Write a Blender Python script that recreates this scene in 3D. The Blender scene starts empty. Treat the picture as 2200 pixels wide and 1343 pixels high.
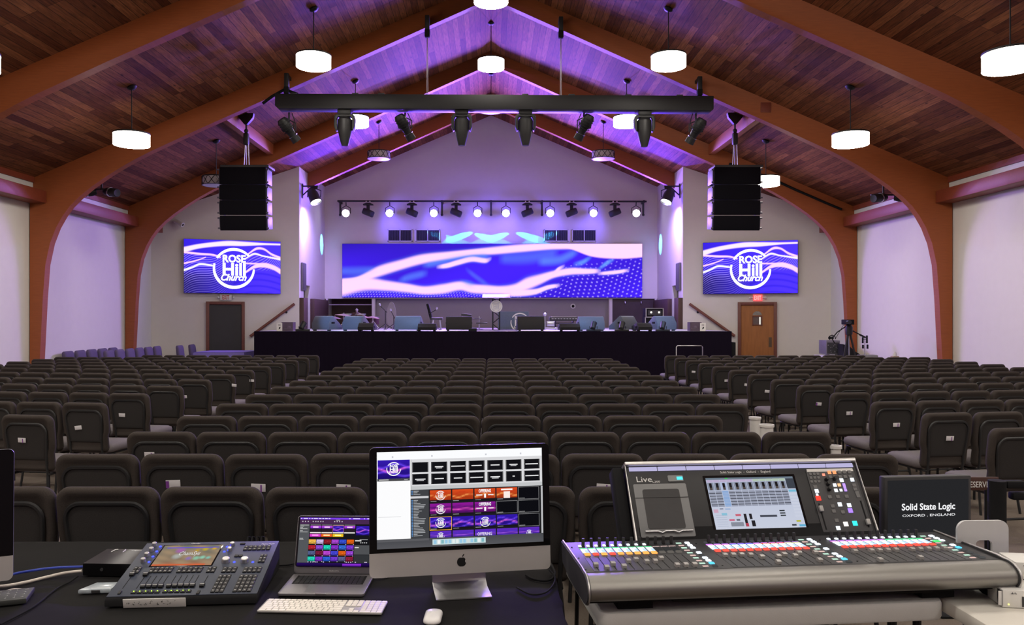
import bpy, bmesh, math, random
from mathutils import Vector, Matrix
random.seed(7)
R = math.radians
SC = bpy.context.scene
COL = SC.collection
F, CX, HY, CH = 1700.0, 1055.0, 681.0, 1.68      # focal length (px), vanishing point, eye height of the photograph


def at(px, py, Y):
    """The point at depth Y that the photograph shows at pixel (px, py)."""
    return Vector(((px - CX) * Y / F, Y, CH + (HY - py) * Y / F))


def srgb(r, g, b):
    f = lambda c: (c / 255 / 12.92) if c / 255 <= .04045 else ((c / 255 + .055) / 1.055) ** 2.4
    return (f(r), f(g), f(b))


# ---------------------------------------------------------------- materials
MATS = {}


def pmat(name, col, rough=.6, metal=0., var=.12, scale=25., bump=0., bscale=None, stretch=(1, 1, 1), spec=.5, coat=0.):
    if name in MATS:
        return MATS[name]
    m = bpy.data.materials.new(name)
    m.use_nodes = True
    nt = m.node_tree
    b = nt.nodes['Principled BSDF']
    b.inputs['Roughness'].default_value = rough
    b.inputs['Metallic'].default_value = metal
    b.inputs['Specular IOR Level'].default_value = spec
    if coat:
        b.inputs['Coat Weight'].default_value = coat
    tc = nt.nodes.new('ShaderNodeTexCoord')
    mp = nt.nodes.new('ShaderNodeMapping')
    mp.inputs['Scale'].default_value = stretch
    nt.links.new(tc.outputs['Object'], mp.inputs[0])
    n = nt.nodes.new('ShaderNodeTexNoise')
    n.inputs['Scale'].default_value = scale
    n.inputs['Detail'].default_value = 3
    nt.links.new(mp.outputs[0], n.inputs[0])
    mx = nt.nodes.new('ShaderNodeMix')
    mx.data_type = 'RGBA'
    mx.inputs[6].default_value = tuple(c * (1 - var) for c in col) + (1,)
    mx.inputs[7].default_value = tuple(min(1, c * (1 + var)) for c in col) + (1,)
    nt.links.new(n.outputs[0], mx.inputs[0])
    nt.links.new(mx.outputs[2], b.inputs['Base Color'])
    if bump:
        n2 = n
        if bscale:
            n2 = nt.nodes.new('ShaderNodeTexNoise')
            n2.inputs['Scale'].default_value = bscale
            nt.links.new(mp.outputs[0], n2.inputs[0])
        bp = nt.nodes.new('ShaderNodeBump')
        bp.inputs['Strength'].default_value = bump
        bp.inputs['Distance'].default_value = .01
        nt.links.new(n2.outputs[0], bp.inputs['Height'])
        nt.links.new(bp.outputs[0], b.inputs['Normal'])
    MATS[name] = m
    return m


def emat(name, col, strength, sample=True):
    if name in MATS:
        return MATS[name]
    m = bpy.data.materials.new(name)
    m.use_nodes = True
    nt = m.node_tree
    nt.nodes.clear()
    o = nt.nodes.new('ShaderNodeOutputMaterial')
    e = nt.nodes.new('ShaderNodeEmission')
    e.inputs[0].default_value = tuple(col) + (1,)
    e.inputs[1].default_value = strength
    nt.links.new(e.outputs[0], o.inputs[0])
    if not sample:
        m.cycles.emission_sampling = 'NONE'
    MATS[name] = m
    return m


def cmat(name, strength, sample=False):
    """A display: emits the picture stored with its mesh."""
    if name in MATS:
        return MATS[name]
    m = bpy.data.materials.new(name)
    m.use_nodes = True
    nt = m.node_tree
    nt.nodes.clear()
    o = nt.nodes.new('ShaderNodeOutputMaterial')
    e = nt.nodes.new('ShaderNodeEmission')
    a = nt.nodes.new('ShaderNodeAttribute')
    a.attribute_name = 'Picture'
    nt.links.new(a.outputs['Color'], e.inputs[0])
    e.inputs[1].default_value = strength
    nt.links.new(e.outputs[0], o.inputs[0])
    if not sample:
        m.cycles.emission_sampling = 'NONE'
    MATS[name] = m
    return m


def wood(name, c1, c2, row=.115, length=2.6, along='Y', mortar=.004, mcol=(.02, .008, .005), rough=.75):
    """Boards with joints: runs along one object axis, rows across the other."""
    m = bpy.data.materials.new(name)
    m.use_nodes = True
    nt = m.node_tree
    L = nt.links.new
    b = nt.nodes['Principled BSDF']
    b.inputs['Roughness'].default_value = rough
    b.inputs['Specular IOR Level'].default_value = .25
    tc = nt.nodes.new('ShaderNodeTexCoord')
    sx = nt.nodes.new('ShaderNodeSeparateXYZ')
    L(tc.outputs['Object'], sx.inputs[0])
    cb = nt.nodes.new('ShaderNodeCombineXYZ')
    L(sx.outputs[1 if along == 'Y' else 2], cb.inputs[0])
    L(sx.outputs[0], cb.inputs[1])
    br = nt.nodes.new('ShaderNodeTexBrick')
    br.offset = .37
    br.offset_frequency = 3
    br.inputs['Scale'].default_value = 1
    br.inputs['Brick Width'].default_value = length
    br.inputs['Row Height'].default_value = row
    br.inputs['Mortar Size'].default_value = mortar
    br.inputs['Mortar Smooth'].default_value = .1
    br.inputs['Bias'].default_value = 0
    br.inputs['Color1'].default_value = tuple(c1) + (1,)
    br.inputs['Color2'].default_value = tuple(c2) + (1,)
    br.inputs['Mortar'].default_value = tuple(mcol) + (1,)
    L(cb.outputs[0], br.inputs[0])
    mp = nt.nodes.new('ShaderNodeMapping')
    mp.inputs['Scale'].default_value = (1.2, 14, 1)
    L(cb.outputs[0], mp.inputs[0])
    n = nt.nodes.new('ShaderNodeTexNoise')
    n.inputs['Scale'].default_value = 3
    n.inputs['Detail'].default_value = 5
    L(mp.outputs[0], n.inputs[0])
    rp = nt.nodes.new('ShaderNodeMapRange')
    rp.inputs[1].default_value = .25
    rp.inputs[2].default_value = .75
    rp.inputs[3].default_value = .5
    rp.inputs[4].default_value = 1.35
    L(n.outputs[0], rp.inputs[0])
    # knots
    mp2 = nt.nodes.new('ShaderNodeMapping')
    mp2.inputs['Scale'].default_value = (1.6, 5, 1)
    L(cb.outputs[0], mp2.inputs[0])
    vo = nt.nodes.new('ShaderNodeTexVoronoi')
    vo.inputs['Scale'].default_value = 1.3
    L(mp2.outputs[0], vo.inputs[0])
    kr = nt.nodes.new('ShaderNodeMapRange')
    kr.inputs[1].default_value = .05
    kr.inputs[2].default_value = .13
    kr.inputs[3].default_value = .35
    kr.inputs[4].default_value = 1
    L(vo.outputs['Distance'], kr.inputs[0])
    mu = nt.nodes.new('ShaderNodeMath')
    mu.operation = 'MULTIPLY'
    L(rp.outputs[0], mu.inputs[0])
    L(kr.outputs[0], mu.inputs[1])
    vm = nt.nodes.new('ShaderNodeVectorMath')
    vm.operation = 'SCALE'
    L(br.outputs['Color'], vm.inputs[0])
    L(mu.outputs[0], vm.inputs['Scale'])
    L(vm.outputs[0], b.inputs['Base Color'])
    return m


# ---------------------------------------------------------------- mesh building
class MB:
    def __init__(s, M=None):
        s.bm = bmesh.new()
        s.M = M or Matrix()
        s.cols = None

    def add(s, verts, faces, mi=0):
        vs = [s.bm.verts.new(s.M @ Vector(v)) for v in verts]
        out = []
        for f in faces:
            try:
                q = s.bm.faces.new([vs[i] for i in f])
                q.material_index = mi
                out.append(q)
            except ValueError:
                pass
        return out

    def box(s, c, d, bev=0., rot=None, mi=0, seg=2):
        x, y, z = d[0] / 2, d[1] / 2, d[2] / 2
        T = Matrix.Translation(c) @ (rot.to_4x4() if rot else Matrix())
        v = [T @ Vector(p) for p in ((-x, -y, -z), (x, -y, -z), (x, y, -z), (-x, y, -z), (-x, -y, z), (x, -y, z), (x, y, z), (-x, y, z))]
        fs = s.add(v, ((0, 3, 2, 1), (4, 5, 6, 7), (0, 1, 5, 4), (1, 2, 6, 5), (2, 3, 7, 6), (3, 0, 4, 7)), mi)
        if bev:
            es = list({e for f in fs for e in f.edges})
            r = bmesh.ops.bevel(s.bm, geom=es, offset=bev, segments=seg, affect='EDGES', profile=.5)
            for f in r['faces']:
                f.material_index = mi
        return s

    def span(s, x0, x1, y0, y1, z0, z1, bev=0., mi=0):
        return s.box(((x0 + x1) / 2, (y0 + y1) / 2, (z0 + z1) / 2), (abs(x1 - x0), abs(y1 - y0), abs(z1 - z0)), bev, None, mi)

    def prism(s, poly, h0, h1, plane='XY', mi=0, bev=0.):
        k = {'XY': lambda a, b, h: (a, b, h), 'XZ': lambda a, b, h: (a, h, b), 'YZ': lambda a, b, h: (h, a, b)}[plane]
        n = len(poly)
        v = [k(a, b, h0) for a, b in poly] + [k(a, b, h1) for a, b in poly]
        fs = s.add(v, [tuple(range(n)), tuple(range(2 * n - 1, n - 1, -1))] + [(i, (i + 1) % n, n + (i + 1) % n, n + i) for i in range(n)], mi)
        bmesh.ops.recalc_face_normals(s.bm, faces=fs)
        if bev:
            es = [e for f in fs[:2] for e in f.edges]
            bmesh.ops.bevel(s.bm, geom=es, offset=bev, segments=2, affect='EDGES', profile=.5)
        return s

    def cyl(s, p0, p1, r0, r1=None, n=12, mi=0):
        r1 = r0 if r1 is None else r1
        p0, p1 = Vector(p0), Vector(p1)
        q = (p1 - p0).to_track_quat('Z', 'Y').to_matrix()
        v = []
        for p, r in ((p0, r0), (p1, r1)):
            for i in range(n):
                a = 2 * math.pi * i / n
                v.append(p + q @ Vector((r * math.cos(a), r * math.sin(a), 0)))
        s.add(v, [tuple(range(n - 1, -1, -1)), tuple(range(n, 2 * n))] + [(i, (i + 1) % n, n + (i + 1) % n, n + i) for i in range(n)], mi)
        return s

    def tube(s, pts, r, n=8, closed=False, mi=0):
        pts = [Vector(p) for p in pts]
        N = len(pts)
        v = []
        up = None
        for i, p in enumerate(pts):
            a = pts[(i - 1) % N] if (closed or i > 0) else p
            b = pts[(i + 1) % N] if (closed or i < N - 1) else p
            t = (b - a).normalized()
            if up is None:
                up = Vector((0, 0, 1)) if abs(t.z) < .9 else Vector((0, 1, 0))
            x = t.cross(up)
            x = x.normalized() if x.length > 1e-6 else Vector((1, 0, 0))
            up = x.cross(t).normalized()
            for k in range(n):
                an = 2 * math.pi * k / n
                v.append(p + x * (r * math.cos(an)) + up * (r * math.sin(an)))
        f = []
        for i in range(N if closed else N - 1):
            j = (i + 1) % N
            f += [(i * n + k, i * n + (k + 1) % n, j * n + (k + 1) % n, j * n + k) for k in range(n)]
        if not closed:
            f += [tuple(range(n - 1, -1, -1)), tuple(range((N - 1) * n, N * n))]
        fs = s.add(v, f, mi)
        bmesh.ops.recalc_face_normals(s.bm, faces=fs)
        return s

    def lathe(s, prof, n=20, c=(0, 0, 0), rot=None, mi=0):
        T = Matrix.Translation(c) @ (rot.to_4x4() if rot else Matrix())
        v, idx = [], []
        for r, z in prof:
            if r < 1e-6:
                idx.append([len(v)] * n)
                v.append(T @ Vector((0, 0, z)))
            else:
                idx.append([len(v) + i for i in range(n)])
                v += [T @ Vector((r * math.cos(2 * math.pi * i / n), r * math.sin(2 * math.pi * i / n), z)) for i in range(n)]
        f = []
        for a, b in zip(idx, idx[1:]):
            for i in range(n):
                q = [a[i], a[(i + 1) % n], b[(i + 1) % n], b[i]]
                u = []
                for w in q:
                    if w not in u:
                        u.append(w)
                if len(u) > 2:
                    f.append(tuple(u))
        fs = s.add(v, f, mi)
        bmesh.ops.recalc_face_normals(s.bm, faces=fs)
        return s

    def ball(s, c, r, n=12, sc=(1, 1, 1), mi=0):
        k = max(4, n // 2)
        pr = [(math.sin(math.pi * i / k), -math.cos(math.pi * i / k)) for i in range(k + 1)]
        T = s.M
        s.M = T @ Matrix.Translation(c) @ Matrix.Diagonal((r * sc[0], r * sc[1], r * sc[2], 1))
        s.lathe(pr, n, mi=mi)
        s.M = T
        return s

    def loops(s, rings, cap0=True, cap1=True, mi=0):
        n = len(rings[0])
        v = [p for r in rings for p in r]
        f = []
        for i in range(len(rings) - 1):
            f += [(i * n + k, i * n + (k + 1) % n, (i + 1) * n + (k + 1) % n, (i + 1) * n + k) for k in range(n)]
        if cap0:
            f.append(tuple(range(n - 1, -1, -1)))
        if cap1:
            f.append(tuple(range((len(rings) - 1) * n, len(rings) * n)))
        fs = s.add(v, f, mi)
        bmesh.ops.recalc_face_normals(s.bm, faces=fs)
        return s

    def mesh(s, name, mat, smooth=38):
        me = bpy.data.meshes.new(name)
        s.bm.to_mesh(me)
        s.bm.free()
        for q in (mat if isinstance(mat, (list, tuple)) else [mat]):
            me.materials.append(q)
        if smooth:
            me.shade_smooth()
            me.set_sharp_from_angle(angle=R(smooth))
        return me

    def build(s, name, mat, parent=None, smooth=38, label=None, loc=None):
        o = bpy.data.objects.new(name, s.mesh(name, mat, smooth))
        COL.objects.link(o)
        if parent:
            o.parent = parent
        if loc is not None:
            o.location = loc
        if label:
            o['label'] = label
        return o


def tag(o, label, cat, group=None):
    o['label'] = label
    o['category'] = cat
    if group:
        o['group'] = group
    return o


def struct(o):
    o['kind'] = 'structure'
    return o


def thing(name, label, cat, loc=(0, 0, 0), rz=0., group=None, rot=None):
    o = bpy.data.objects.new(name, None)
    COL.objects.link(o)
    o.empty_display_size = .1
    o.location = loc
    o.rotation_euler = rot if rot else (0, 0, R(rz))
    return tag(o, label, cat, group)


KIDS = {}


def kids(o):
    return [c for c in bpy.data.objects if c.parent == o]


def tree(root):
    return (root, [(c, [(g, []) for g in kids(c)]) for c in kids(root)])


def dup(tr, label, loc=None, rot=None, scale=None, group=None):
    root, ch = tr
    r = root.copy()
    COL.objects.link(r)
    if loc is not None:
        r.location = loc
    if rot is not None:
        r.rotation_euler = rot
    if scale is not None:
        r.scale = scale
    r['label'] = label
    if group:
        r['group'] = group
    for c, gs in ch:
        d = c.copy()
        COL.objects.link(d)
        d.parent = r
        for g, _ in gs:
            e = g.copy()
            COL.objects.link(e)
            e.parent = d
    return r


def inst(o, parent, loc=None, rot=None):
    """A further copy of a part, sharing its mesh."""
    c = o.copy()
    COL.objects.link(c)
    c.parent = parent
    if loc is not None:
        c.location = loc
    if rot is not None:
        c.rotation_euler = rot
    return c


def rrect(w, h, r, n=4, cx=0., cy=0.):
    p = []
    for sx, sy, a0 in ((1, 1, 0), (-1, 1, 90), (-1, -1, 180), (1, -1, 270)):
        for i in range(n + 1):
            a = R(a0 + 90 * i / n)
            p.append((cx + sx * (w / 2 - r) + r * math.cos(a), cy + sy * (h / 2 - r) + r * math.sin(a)))
    return p


def text_geo(body, bold=0., shear=0.):
    """Vertices (in the plane) and faces of a piece of lettering."""
    cu = bpy.data.curves.new('lettering', 'FONT')
    cu.body = body
    cu.size = 1
    cu.offset = bold
    cu.shear = shear
    cu.resolution_u = 3
    o = bpy.data.objects.new('lettering', cu)
    me = bpy.data.meshes.new_from_object(o)
    v = [(p.co.x, p.co.y) for p in me.vertices]
    f = [tuple(p.vertices) for p in me.polygons]
    bpy.data.objects.remove(o)
    bpy.data.curves.remove(cu)
    bpy.data.meshes.remove(me)
    return v, f


def add_text(mb, body, x0, y0, x1, y1, z=0., bold=0., shear=0., keep=False, mi=0):
    """Lettering fitted to a rectangle of the builder's XY plane."""
    v, f = text_geo(body, bold, shear)
    ax, bx = min(p[0] for p in v), max(p[0] for p in v)
    ay, by = min(p[1] for p in v), max(p[1] for p in v)
    kx, ky = (x1 - x0) / (bx - ax), (y1 - y0) / (by - ay)
    if keep:
        kx = ky = min(kx, ky)
    mb.add([(x0 + (p[0] - ax) * kx, y0 + (p[1] - ay) * ky, z) for p in v], f, mi)
    return mb


def add_arc(mb, cx, cy, r, w0, w1, a0, a1, z=0., n=40):
    v, f = [], []
    for i in range(n + 1):
        t = i / n
        a = R(a0 + (a1 - a0) * t)
        w = (w0 + (w1 - w0) * math.sin(math.pi * t)) / 2
        for q in (r - w, r + w):
            v.append((cx + q * math.cos(a), cy + q * math.sin(a), z))
        if i:
            f.append((2 * i - 2, 2 * i - 1, 2 * i + 1, 2 * i))
    mb.add(v, f)


def add_logo(mb, cx, cy, r, z=0.):
    """Round church emblem: broken ring, ROSE / Hill / Church."""
    add_arc(mb, cx, cy, r * .95, r * .09, r * .14, 40, 148, z)
    add_arc(mb, cx, cy, r * .95, r * .09, r * .15, 166, 358, z)
    add_text(mb, 'ROSE', cx - .54 * r, cy + .29 * r, cx + .56 * r, cy + .68 * r, z, .035)
    add_text(mb, 'Hill', cx - .54 * r, cy - .36 * r, cx + .56 * r, cy + .27 * r, z, .032)
    add_text(mb, 'Church', cx - .62 * r, cy - .62 * r, cx + .6 * r, cy - .28 * r, z + .0004, .03, .35)


def picture(name, w, h, fn, nx, ny, strength, parent, sample=False, matname=None, M=None):
    """A display surface w x h in the XZ plane (facing -Y) whose picture fn(u, v) is stored with the mesh."""
    me = bpy.data.meshes.new(name)
    v = [((i / nx - .5) * w, 0, (j / ny - .5) * h) for j in range(ny + 1) for i in range(nx + 1)]
    if M is not None:
        v = [tuple(M @ Vector(p)) for p in v]
    f = [(j * (nx + 1) + i, j * (nx + 1) + i + 1, (j + 1) * (nx + 1) + i + 1, (j + 1) * (nx + 1) + i) for j in range(ny) for i in range(nx)]
    me.from_pydata(v, [], f)
    at_ = me.color_attributes.new('Picture', 'FLOAT_COLOR', 'POINT')
    buf = []
    for j in range(ny + 1):
        for i in range(nx + 1):
            c = fn(i / nx, j / ny)
            buf += [c[0], c[1], c[2], 1.]
    at_.data.foreach_set('color', buf)
    me.materials.append(cmat(matname or name + '_glow', strength, sample))
    o = bpy.data.objects.new(name, me)
    COL.objects.link(o)
    o.parent = parent
    return o


class Draw:
    """A display picture made of flat coloured patches; x right, y down, in the picture's own units."""

    def __init__(s, x0, y0, x1, y1, w, h, M):
        s.b = (x0, y0, x1, y1)
        s.w, s.h, s.M = w, h, M
        s.v, s.f, s.c = [], [], []
        s.z = 0.

    def pt(s, x, y):
        x0, y0, x1, y1 = s.b
        return tuple(s.M @ Vector((((x - x0) / (x1 - x0) - .5) * s.w, -s.z, (.5 - (y - y0) / (y1 - y0)) * s.h)))

    def rect(s, x0, y0, x1, y1, c, c2=None, fn=None, n=(1, 1)):
        s.z += .00003
        nx, ny = n
        b = len(s.v)
        for j in range(ny + 1):
            for i in range(nx + 1):
                u, v = i / nx, j / ny
                s.v.append(s.pt(x0 + (x1 - x0) * u, y0 + (y1 - y0) * v))
                if fn:
                    q = fn(u, 1 - v)
                elif c2:
                    q = tuple(c[k] + (c2[k] - c[k]) * v for k in range(3))
                else:
                    q = c
                s.c.append(q)
        for j in range(ny):
            for i in range(nx):
                s.f.append((b + (j + 1) * (nx + 1) + i, b + (j + 1) * (nx + 1) + i + 1, b + j * (nx + 1) + i + 1, b + j * (nx + 1) + i))
        return s

    def text(s, body, x0, y0, x1, y1, c, bold=0., shear=0.):
        s.z += .00003
        v, f = text_geo(body, bold, shear)
        ax, bx = min(p[0] for p in v), max(p[0] for p in v)
        ay, by = min(p[1] for p in v), max(p[1] for p in v)
        b = len(s.v)
        for p in v:
            s.v.append(s.pt(x0 + (x1 - x0) * (p[0] - ax) / (bx - ax), y1 - (y1 - y0) * (p[1] - ay) / (by - ay)))
            s.c.append(c)
        s.f += [tuple(b + i for i in q) for q in f]
        return s

    def logo(s, cx, cy, r, c):
        x0, y0, x1, y1 = s.b
        mb = MB()
        add_logo(mb, 0, 0, 1)
        s.z += .00003
        b = len(s.v)
        mb.bm.verts.index_update()
        for p in mb.bm.verts:
            s.v.append(s.pt(cx + p.co.x * r, cy - p.co.y * r))
            s.c.append(c)
        s.f += [tuple(b + q.index for q in fa.verts) for fa in mb.bm.faces]
        mb.bm.free()
        return s

    def build(s, name, strength, parent, matname=None):
        me = bpy.data.meshes.new(name)
        me.from_pydata(s.v, [], s.f)
        a = me.color_attributes.new('Picture', 'FLOAT_COLOR', 'POINT')
        buf = []
        for c in s.c:
            buf += [c[0], c[1], c[2], 1.]
        a.data.foreach_set('color', buf)
        me.materials.append(cmat(matname or name + '_glow', strength))
        o = bpy.data.objects.new(name, me)
        COL.objects.link(o)
        o.parent = parent
        return o


def poly_at(pts, x):
    """Piecewise linear (smoothed) value of a list of (x, y, ...) at x, or None outside it."""
    if x < pts[0][0] or x > pts[-1][0]:
        return None
    for i in range(len(pts) - 1):
        a, b = pts[i], pts[i + 1]
        if x <= b[0]:
            p, q = pts[max(0, i - 1)], pts[min(len(pts) - 1, i + 2)]
            h = b[0] - a[0]
            t = (x - a[0]) / max(1e-9, h)
            out = []
            for k in range(1, len(a)):
                m0 = (b[k] - p[k]) / max(1e-9, b[0] - p[0]) * h
                m1 = (q[k] - a[k]) / max(1e-9, q[0] - a[0]) * h
                out.append((2 * t ** 3 - 3 * t * t + 1) * a[k] + (t ** 3 - 2 * t * t + t) * m0 + (3 * t * t - 2 * t ** 3) * b[k] + (t ** 3 - t * t) * m1)
            return out


def mix(a, b, t):
    t = max(0., min(1., t))
    return tuple(a[k] + (b[k] - a[k]) * t for k in range(3))


# shared materials
M_paint = pmat('wall_paint', (.72, .685, .64), .85, var=.03, scale=6, bump=.06, bscale=160)
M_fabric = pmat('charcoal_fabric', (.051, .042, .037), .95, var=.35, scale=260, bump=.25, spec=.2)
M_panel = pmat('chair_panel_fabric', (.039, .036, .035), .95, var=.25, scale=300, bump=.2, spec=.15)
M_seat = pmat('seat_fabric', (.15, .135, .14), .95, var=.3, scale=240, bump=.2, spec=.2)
M_black = pmat('black_metal', (.009, .009, .010), .55, .1, var=.15, scale=40)
M_blackp = pmat('black_plastic', (.014, .014, .015), .5, var=.12, scale=60)
M_matte = pmat('matte_black', (.010, .010, .011), .85, var=.2, scale=30, spec=.2)
M_dark = pmat('dark_grey_plastic', (.035, .035, .037), .55, var=.1, scale=50)
M_alu = pmat('brushed_aluminium', (.62, .61, .60), .38, 1., var=.05, scale=40, stretch=(1, 20, 20))
M_steel = pmat('bright_steel', (.6, .6, .62), .3, 1., var=.08, scale=20)
M_whitep = pmat('white_plastic', (.72, .71, .68), .5, var=.05, scale=12)
M_glass = pmat('screen_glass', (.006, .006, .007), .12, var=.1, scale=4)
M_trimwood = pmat('red_brown_wood', (.17, .052, .035), .5, var=.35, scale=6, stretch=(3, 3, 12))
M_letter = pmat('white_lettering', (.75, .75, .74), .6, var=.03)
M_lens = emat('lamp_lens', (1, .97, .95), 30.)
M_cloth = pmat('black_tablecloth', (.011, .0105, .0105), .95, var=.3, scale=180, bump=.25, bscale=7, spec=.15)
# ================================================================ the room
ZR, SL, W = 8.33, .43, 9.15           # ridge height, roof slope, half width
YA, YB, YC = 15.66, 19.75, 23.63      # front faces of the arches in view
deck = lambda x: ZR - SL * abs(x)
YD0, YD1, XA, YK = 21.3, 22.6, 5.48, 26.1
M_floor = pmat('floor_carpet', (.15, .122, .10), .95, var=.3, scale=120, bump=.1, spec=.2)
M_ceil = wood('cedar_ceiling_boards', (.105, .028, .011), (.29, .108, .044), .118, 2.1, 'Y', .0035)
M_beam = pmat('laminated_beam', (.31, .078, .018), .6, var=.28, scale=3, stretch=(1.5, 1, 26), bump=.03)
M_brown = pmat('dark_brown_panel', (.085, .045, .034), .6, var=.25, scale=5, stretch=(4, 4, 1))

struct(MB().span(-9.7, 9.7, -3.6, 27.6, -.1, 0).build('floor', M_floor))
for sx, nm in ((-1, 'left'), (1, 'right')):
    o = MB().span(sx * W, sx * (W + .2), -3.6, YD0 + .1, 0, deck(W) + .02).build('wall_' + nm, M_paint)
    struct(o)
    # the slanted wall with the door, running up to the boards
    mb = MB()
    a, b = (sx * (W + .1), YD0 - .03), (sx * XA, YD1)
    c, d = (sx * XA, YD1 + .2), (sx * (W + .1), YD0 + .2)
    P = [a, b, c, d]
    zt = [deck(q[0]) + .06 for q in P]
    v = [(q[0], q[1], 0) for q in P] + [(q[0], q[1], zt[i]) for i, q in enumerate(P)]
    fs = mb.add(v, ((0, 1, 2, 3), (4, 5, 6, 7), (0, 1, 5, 4), (1, 2, 6, 5), (2, 3, 7, 6), (3, 0, 4, 7)))
    bmesh.ops.recalc_face_normals(mb.bm, faces=fs)
    struct(mb.build('wall_front_' + nm, M_paint))
    # alcove side wall: full height above the panelling, with a doorway below
    mb = MB()
    xo, xi = sx * (XA + .16), sx * (XA + .002)
    mb.span(xi, xo, YD1 + .19, 27.4, 2.62, deck(XA) + .05)
    mb.span(xi, xo, YD1 + .19, 23.15, 0, 2.62)
    mb.span(xi, xo, 23.95, 27.4, 0, 2.62)
    struct(mb.build('wall_alcove_' + nm, M_paint))
    mb = MB()
    mb.span(sx * (XA + .16), sx * (XA + 1.2), 24.1, 24.2, 0, 2.9)
    mb.span(sx * (XA + 1.1), sx * (XA + 1.2), 22.9, 24.2, 0, 2.9)
    struct(mb.build('wall_passage_' + nm, M_paint))
    for y0, y1 in ((YD1 + .02, 23.12), (23.98, YK - .03)):
        mb = MB()
        mb.span(sx * (XA - .13), sx * XA, y0, y1, 1.33, 2.23, .006)
        struct(mb.build('trim_1' if sx < 0 else 'trim_2', M_brown))
struct(MB().span(-9.7, 9.7, -3.8, -3.6, 0, 9).build('wall_rear', pmat('rear_wall_dark', (.17, .13, .10), .7, var=.2, scale=3, stretch=(6, 1, .5))))  # unseen wall, toned dark to cut the violet bounce
mb = MB()
mb.prism([(-XA - .1, 2.28), (XA + .1, 2.28), (XA + .1, deck(XA) + .03), (0, ZR + .05), (-XA - .1, deck(XA) + .03)], YK, YK + .2, 'XZ')
struct(mb.build('wall_back', M_paint))
M_mid = pmat('mauve_wall_paint', (.34, .31, .33), .8, var=.04, scale=5)
struct(MB().span(-3.82, 3.92, YK + .28, YK + .4, 1.2, 2.4).build('wall_back_panel', M_mid))
mb = MB()
for x in (-3.93, 3.90):
    mb.span(x, x + .1, YK - .01, YK + .4, 1.3, 2.3)
mb.span(-5.45, -5.38, YK - .01, YK + .2, 1.3, 2.29)
mb.span(5.40, 5.46, YK - .01, YK + .2, 1.3, 2.29)
struct(mb.build('trim_3', M_paint))
mb = MB()
mb.span(-5.5, -3.8, YK + 1.1, YK + 1.2, 1.2, 2.6)
mb.span(-3.92, -3.84, YK + .3, YK + 1.2, 1.2, 2.6)
mb.span(-5.5, -3.8, YK + .2, YK + 1.2, 2.5, 2.6)
struct(mb.build('wall_drum_niche', M_brown))
struct(MB().span(-5.4, -3.93, YK + .06, YK + .1, 2.07, 2.10).build('trim_4', pmat('mauve_rail', (.3, .24, .28), .5)))
dr = MB().span(4.0, 5.40, YK + .05, YK + .1, 1.3, 2.3).build('door_3', pmat('dark_stage_door', (.045, .025, .03), .5, var=.3, scale=4))
struct(dr)
for x in (4.42, 4.95):
    mb = MB()
    mb.tube([(x, YK + .05, 2.2), (x, YK + .0, 2.19), (x, YK - .02, 2.13), (x + .02, YK, 2.11)], .012, 6)
    o = mb.build('hook', M_steel, dr)

for sx, nm in ((-1, 'left'), (1, 'right')):
    mb = MB()
    x1 = sx * (W + .25)
    z1 = deck(W + .25)
    v = [(0, -3.7, ZR), (x1, -3.7, z1), (x1, 27.5, z1), (0, 27.5, ZR), (0, -3.7, ZR + .15), (x1, -3.7, z1 + .15), (x1, 27.5, z1 + .15), (0, 27.5, ZR + .15)]
    fs = mb.add(v, ((0, 1, 2, 3), (4, 5, 6, 7), (0, 1, 5, 4), (1, 2, 6, 5), (2, 3, 7, 6), (3, 0, 4, 7)))
    bmesh.ops.recalc_face_normals(mb.bm, faces=fs)
    struct(mb.build('ceiling_' + nm, M_ceil))

# laminated timber arches
INNER = [(0, 7.99), (3.73, 6.31), (5.69, 5.44), (6.715, 4.97), (7.05, 4.80), (7.35, 4.63), (7.62, 4.46), (7.92, 4.25), (8.15, 4.06), (8.34, 3.87), (8.48, 3.68),
         (8.61, 3.45), (8.73, 3.14), (8.82, 2.72), (8.87, 2.06), (8.93, .86), (8.96, 0)]
OUT = W - .02


def arch(y, name, label, th=.18):
    mb = MB()
    for sx in (-1, 1):
        poly = [(sx * x, z) for x, z in INNER] + [(sx * OUT, 0), (sx * OUT, deck(OUT) + .01), (0, ZR + .01)]
        mb.prism(poly, y, y + th, 'XZ')
    bmesh.ops.remove_doubles(mb.bm, verts=mb.bm.verts[:], dist=.0005)
    o = mb.build(name, M_beam, smooth=25)
    o['label'] = label
    return struct(o)


arch(11.68, 'arch_beam_1', 'varnished timber arch nearest the mixing desk')
arch(7.7, 'arch_beam_2', 'varnished timber arch above the mixing desk')
aA = arch(YA, 'arch_beam_3', 'varnished timber arch carrying the black lighting truss')
aB = arch(YB, 'arch_beam_4', 'varnished timber arch in front of the slanted door walls')
mb = MB()
MB.prism(mb, [(-XA, 7.99 - XA * .4505), (0, 7.99), (0, ZR + .01), (-XA, deck(XA) + .01)], YC, YC + .18, 'XZ')
MB.prism(mb, [(XA, 7.99 - XA * .4505), (0, 7.99), (0, ZR + .01), (XA, deck(XA) + .01)], YC, YC + .18, 'XZ')
o = mb.build('roof_beam', M_beam, smooth=25)
o['label'] = 'varnished timber roof beam spanning the stage alcove'
struct(o)
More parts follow.
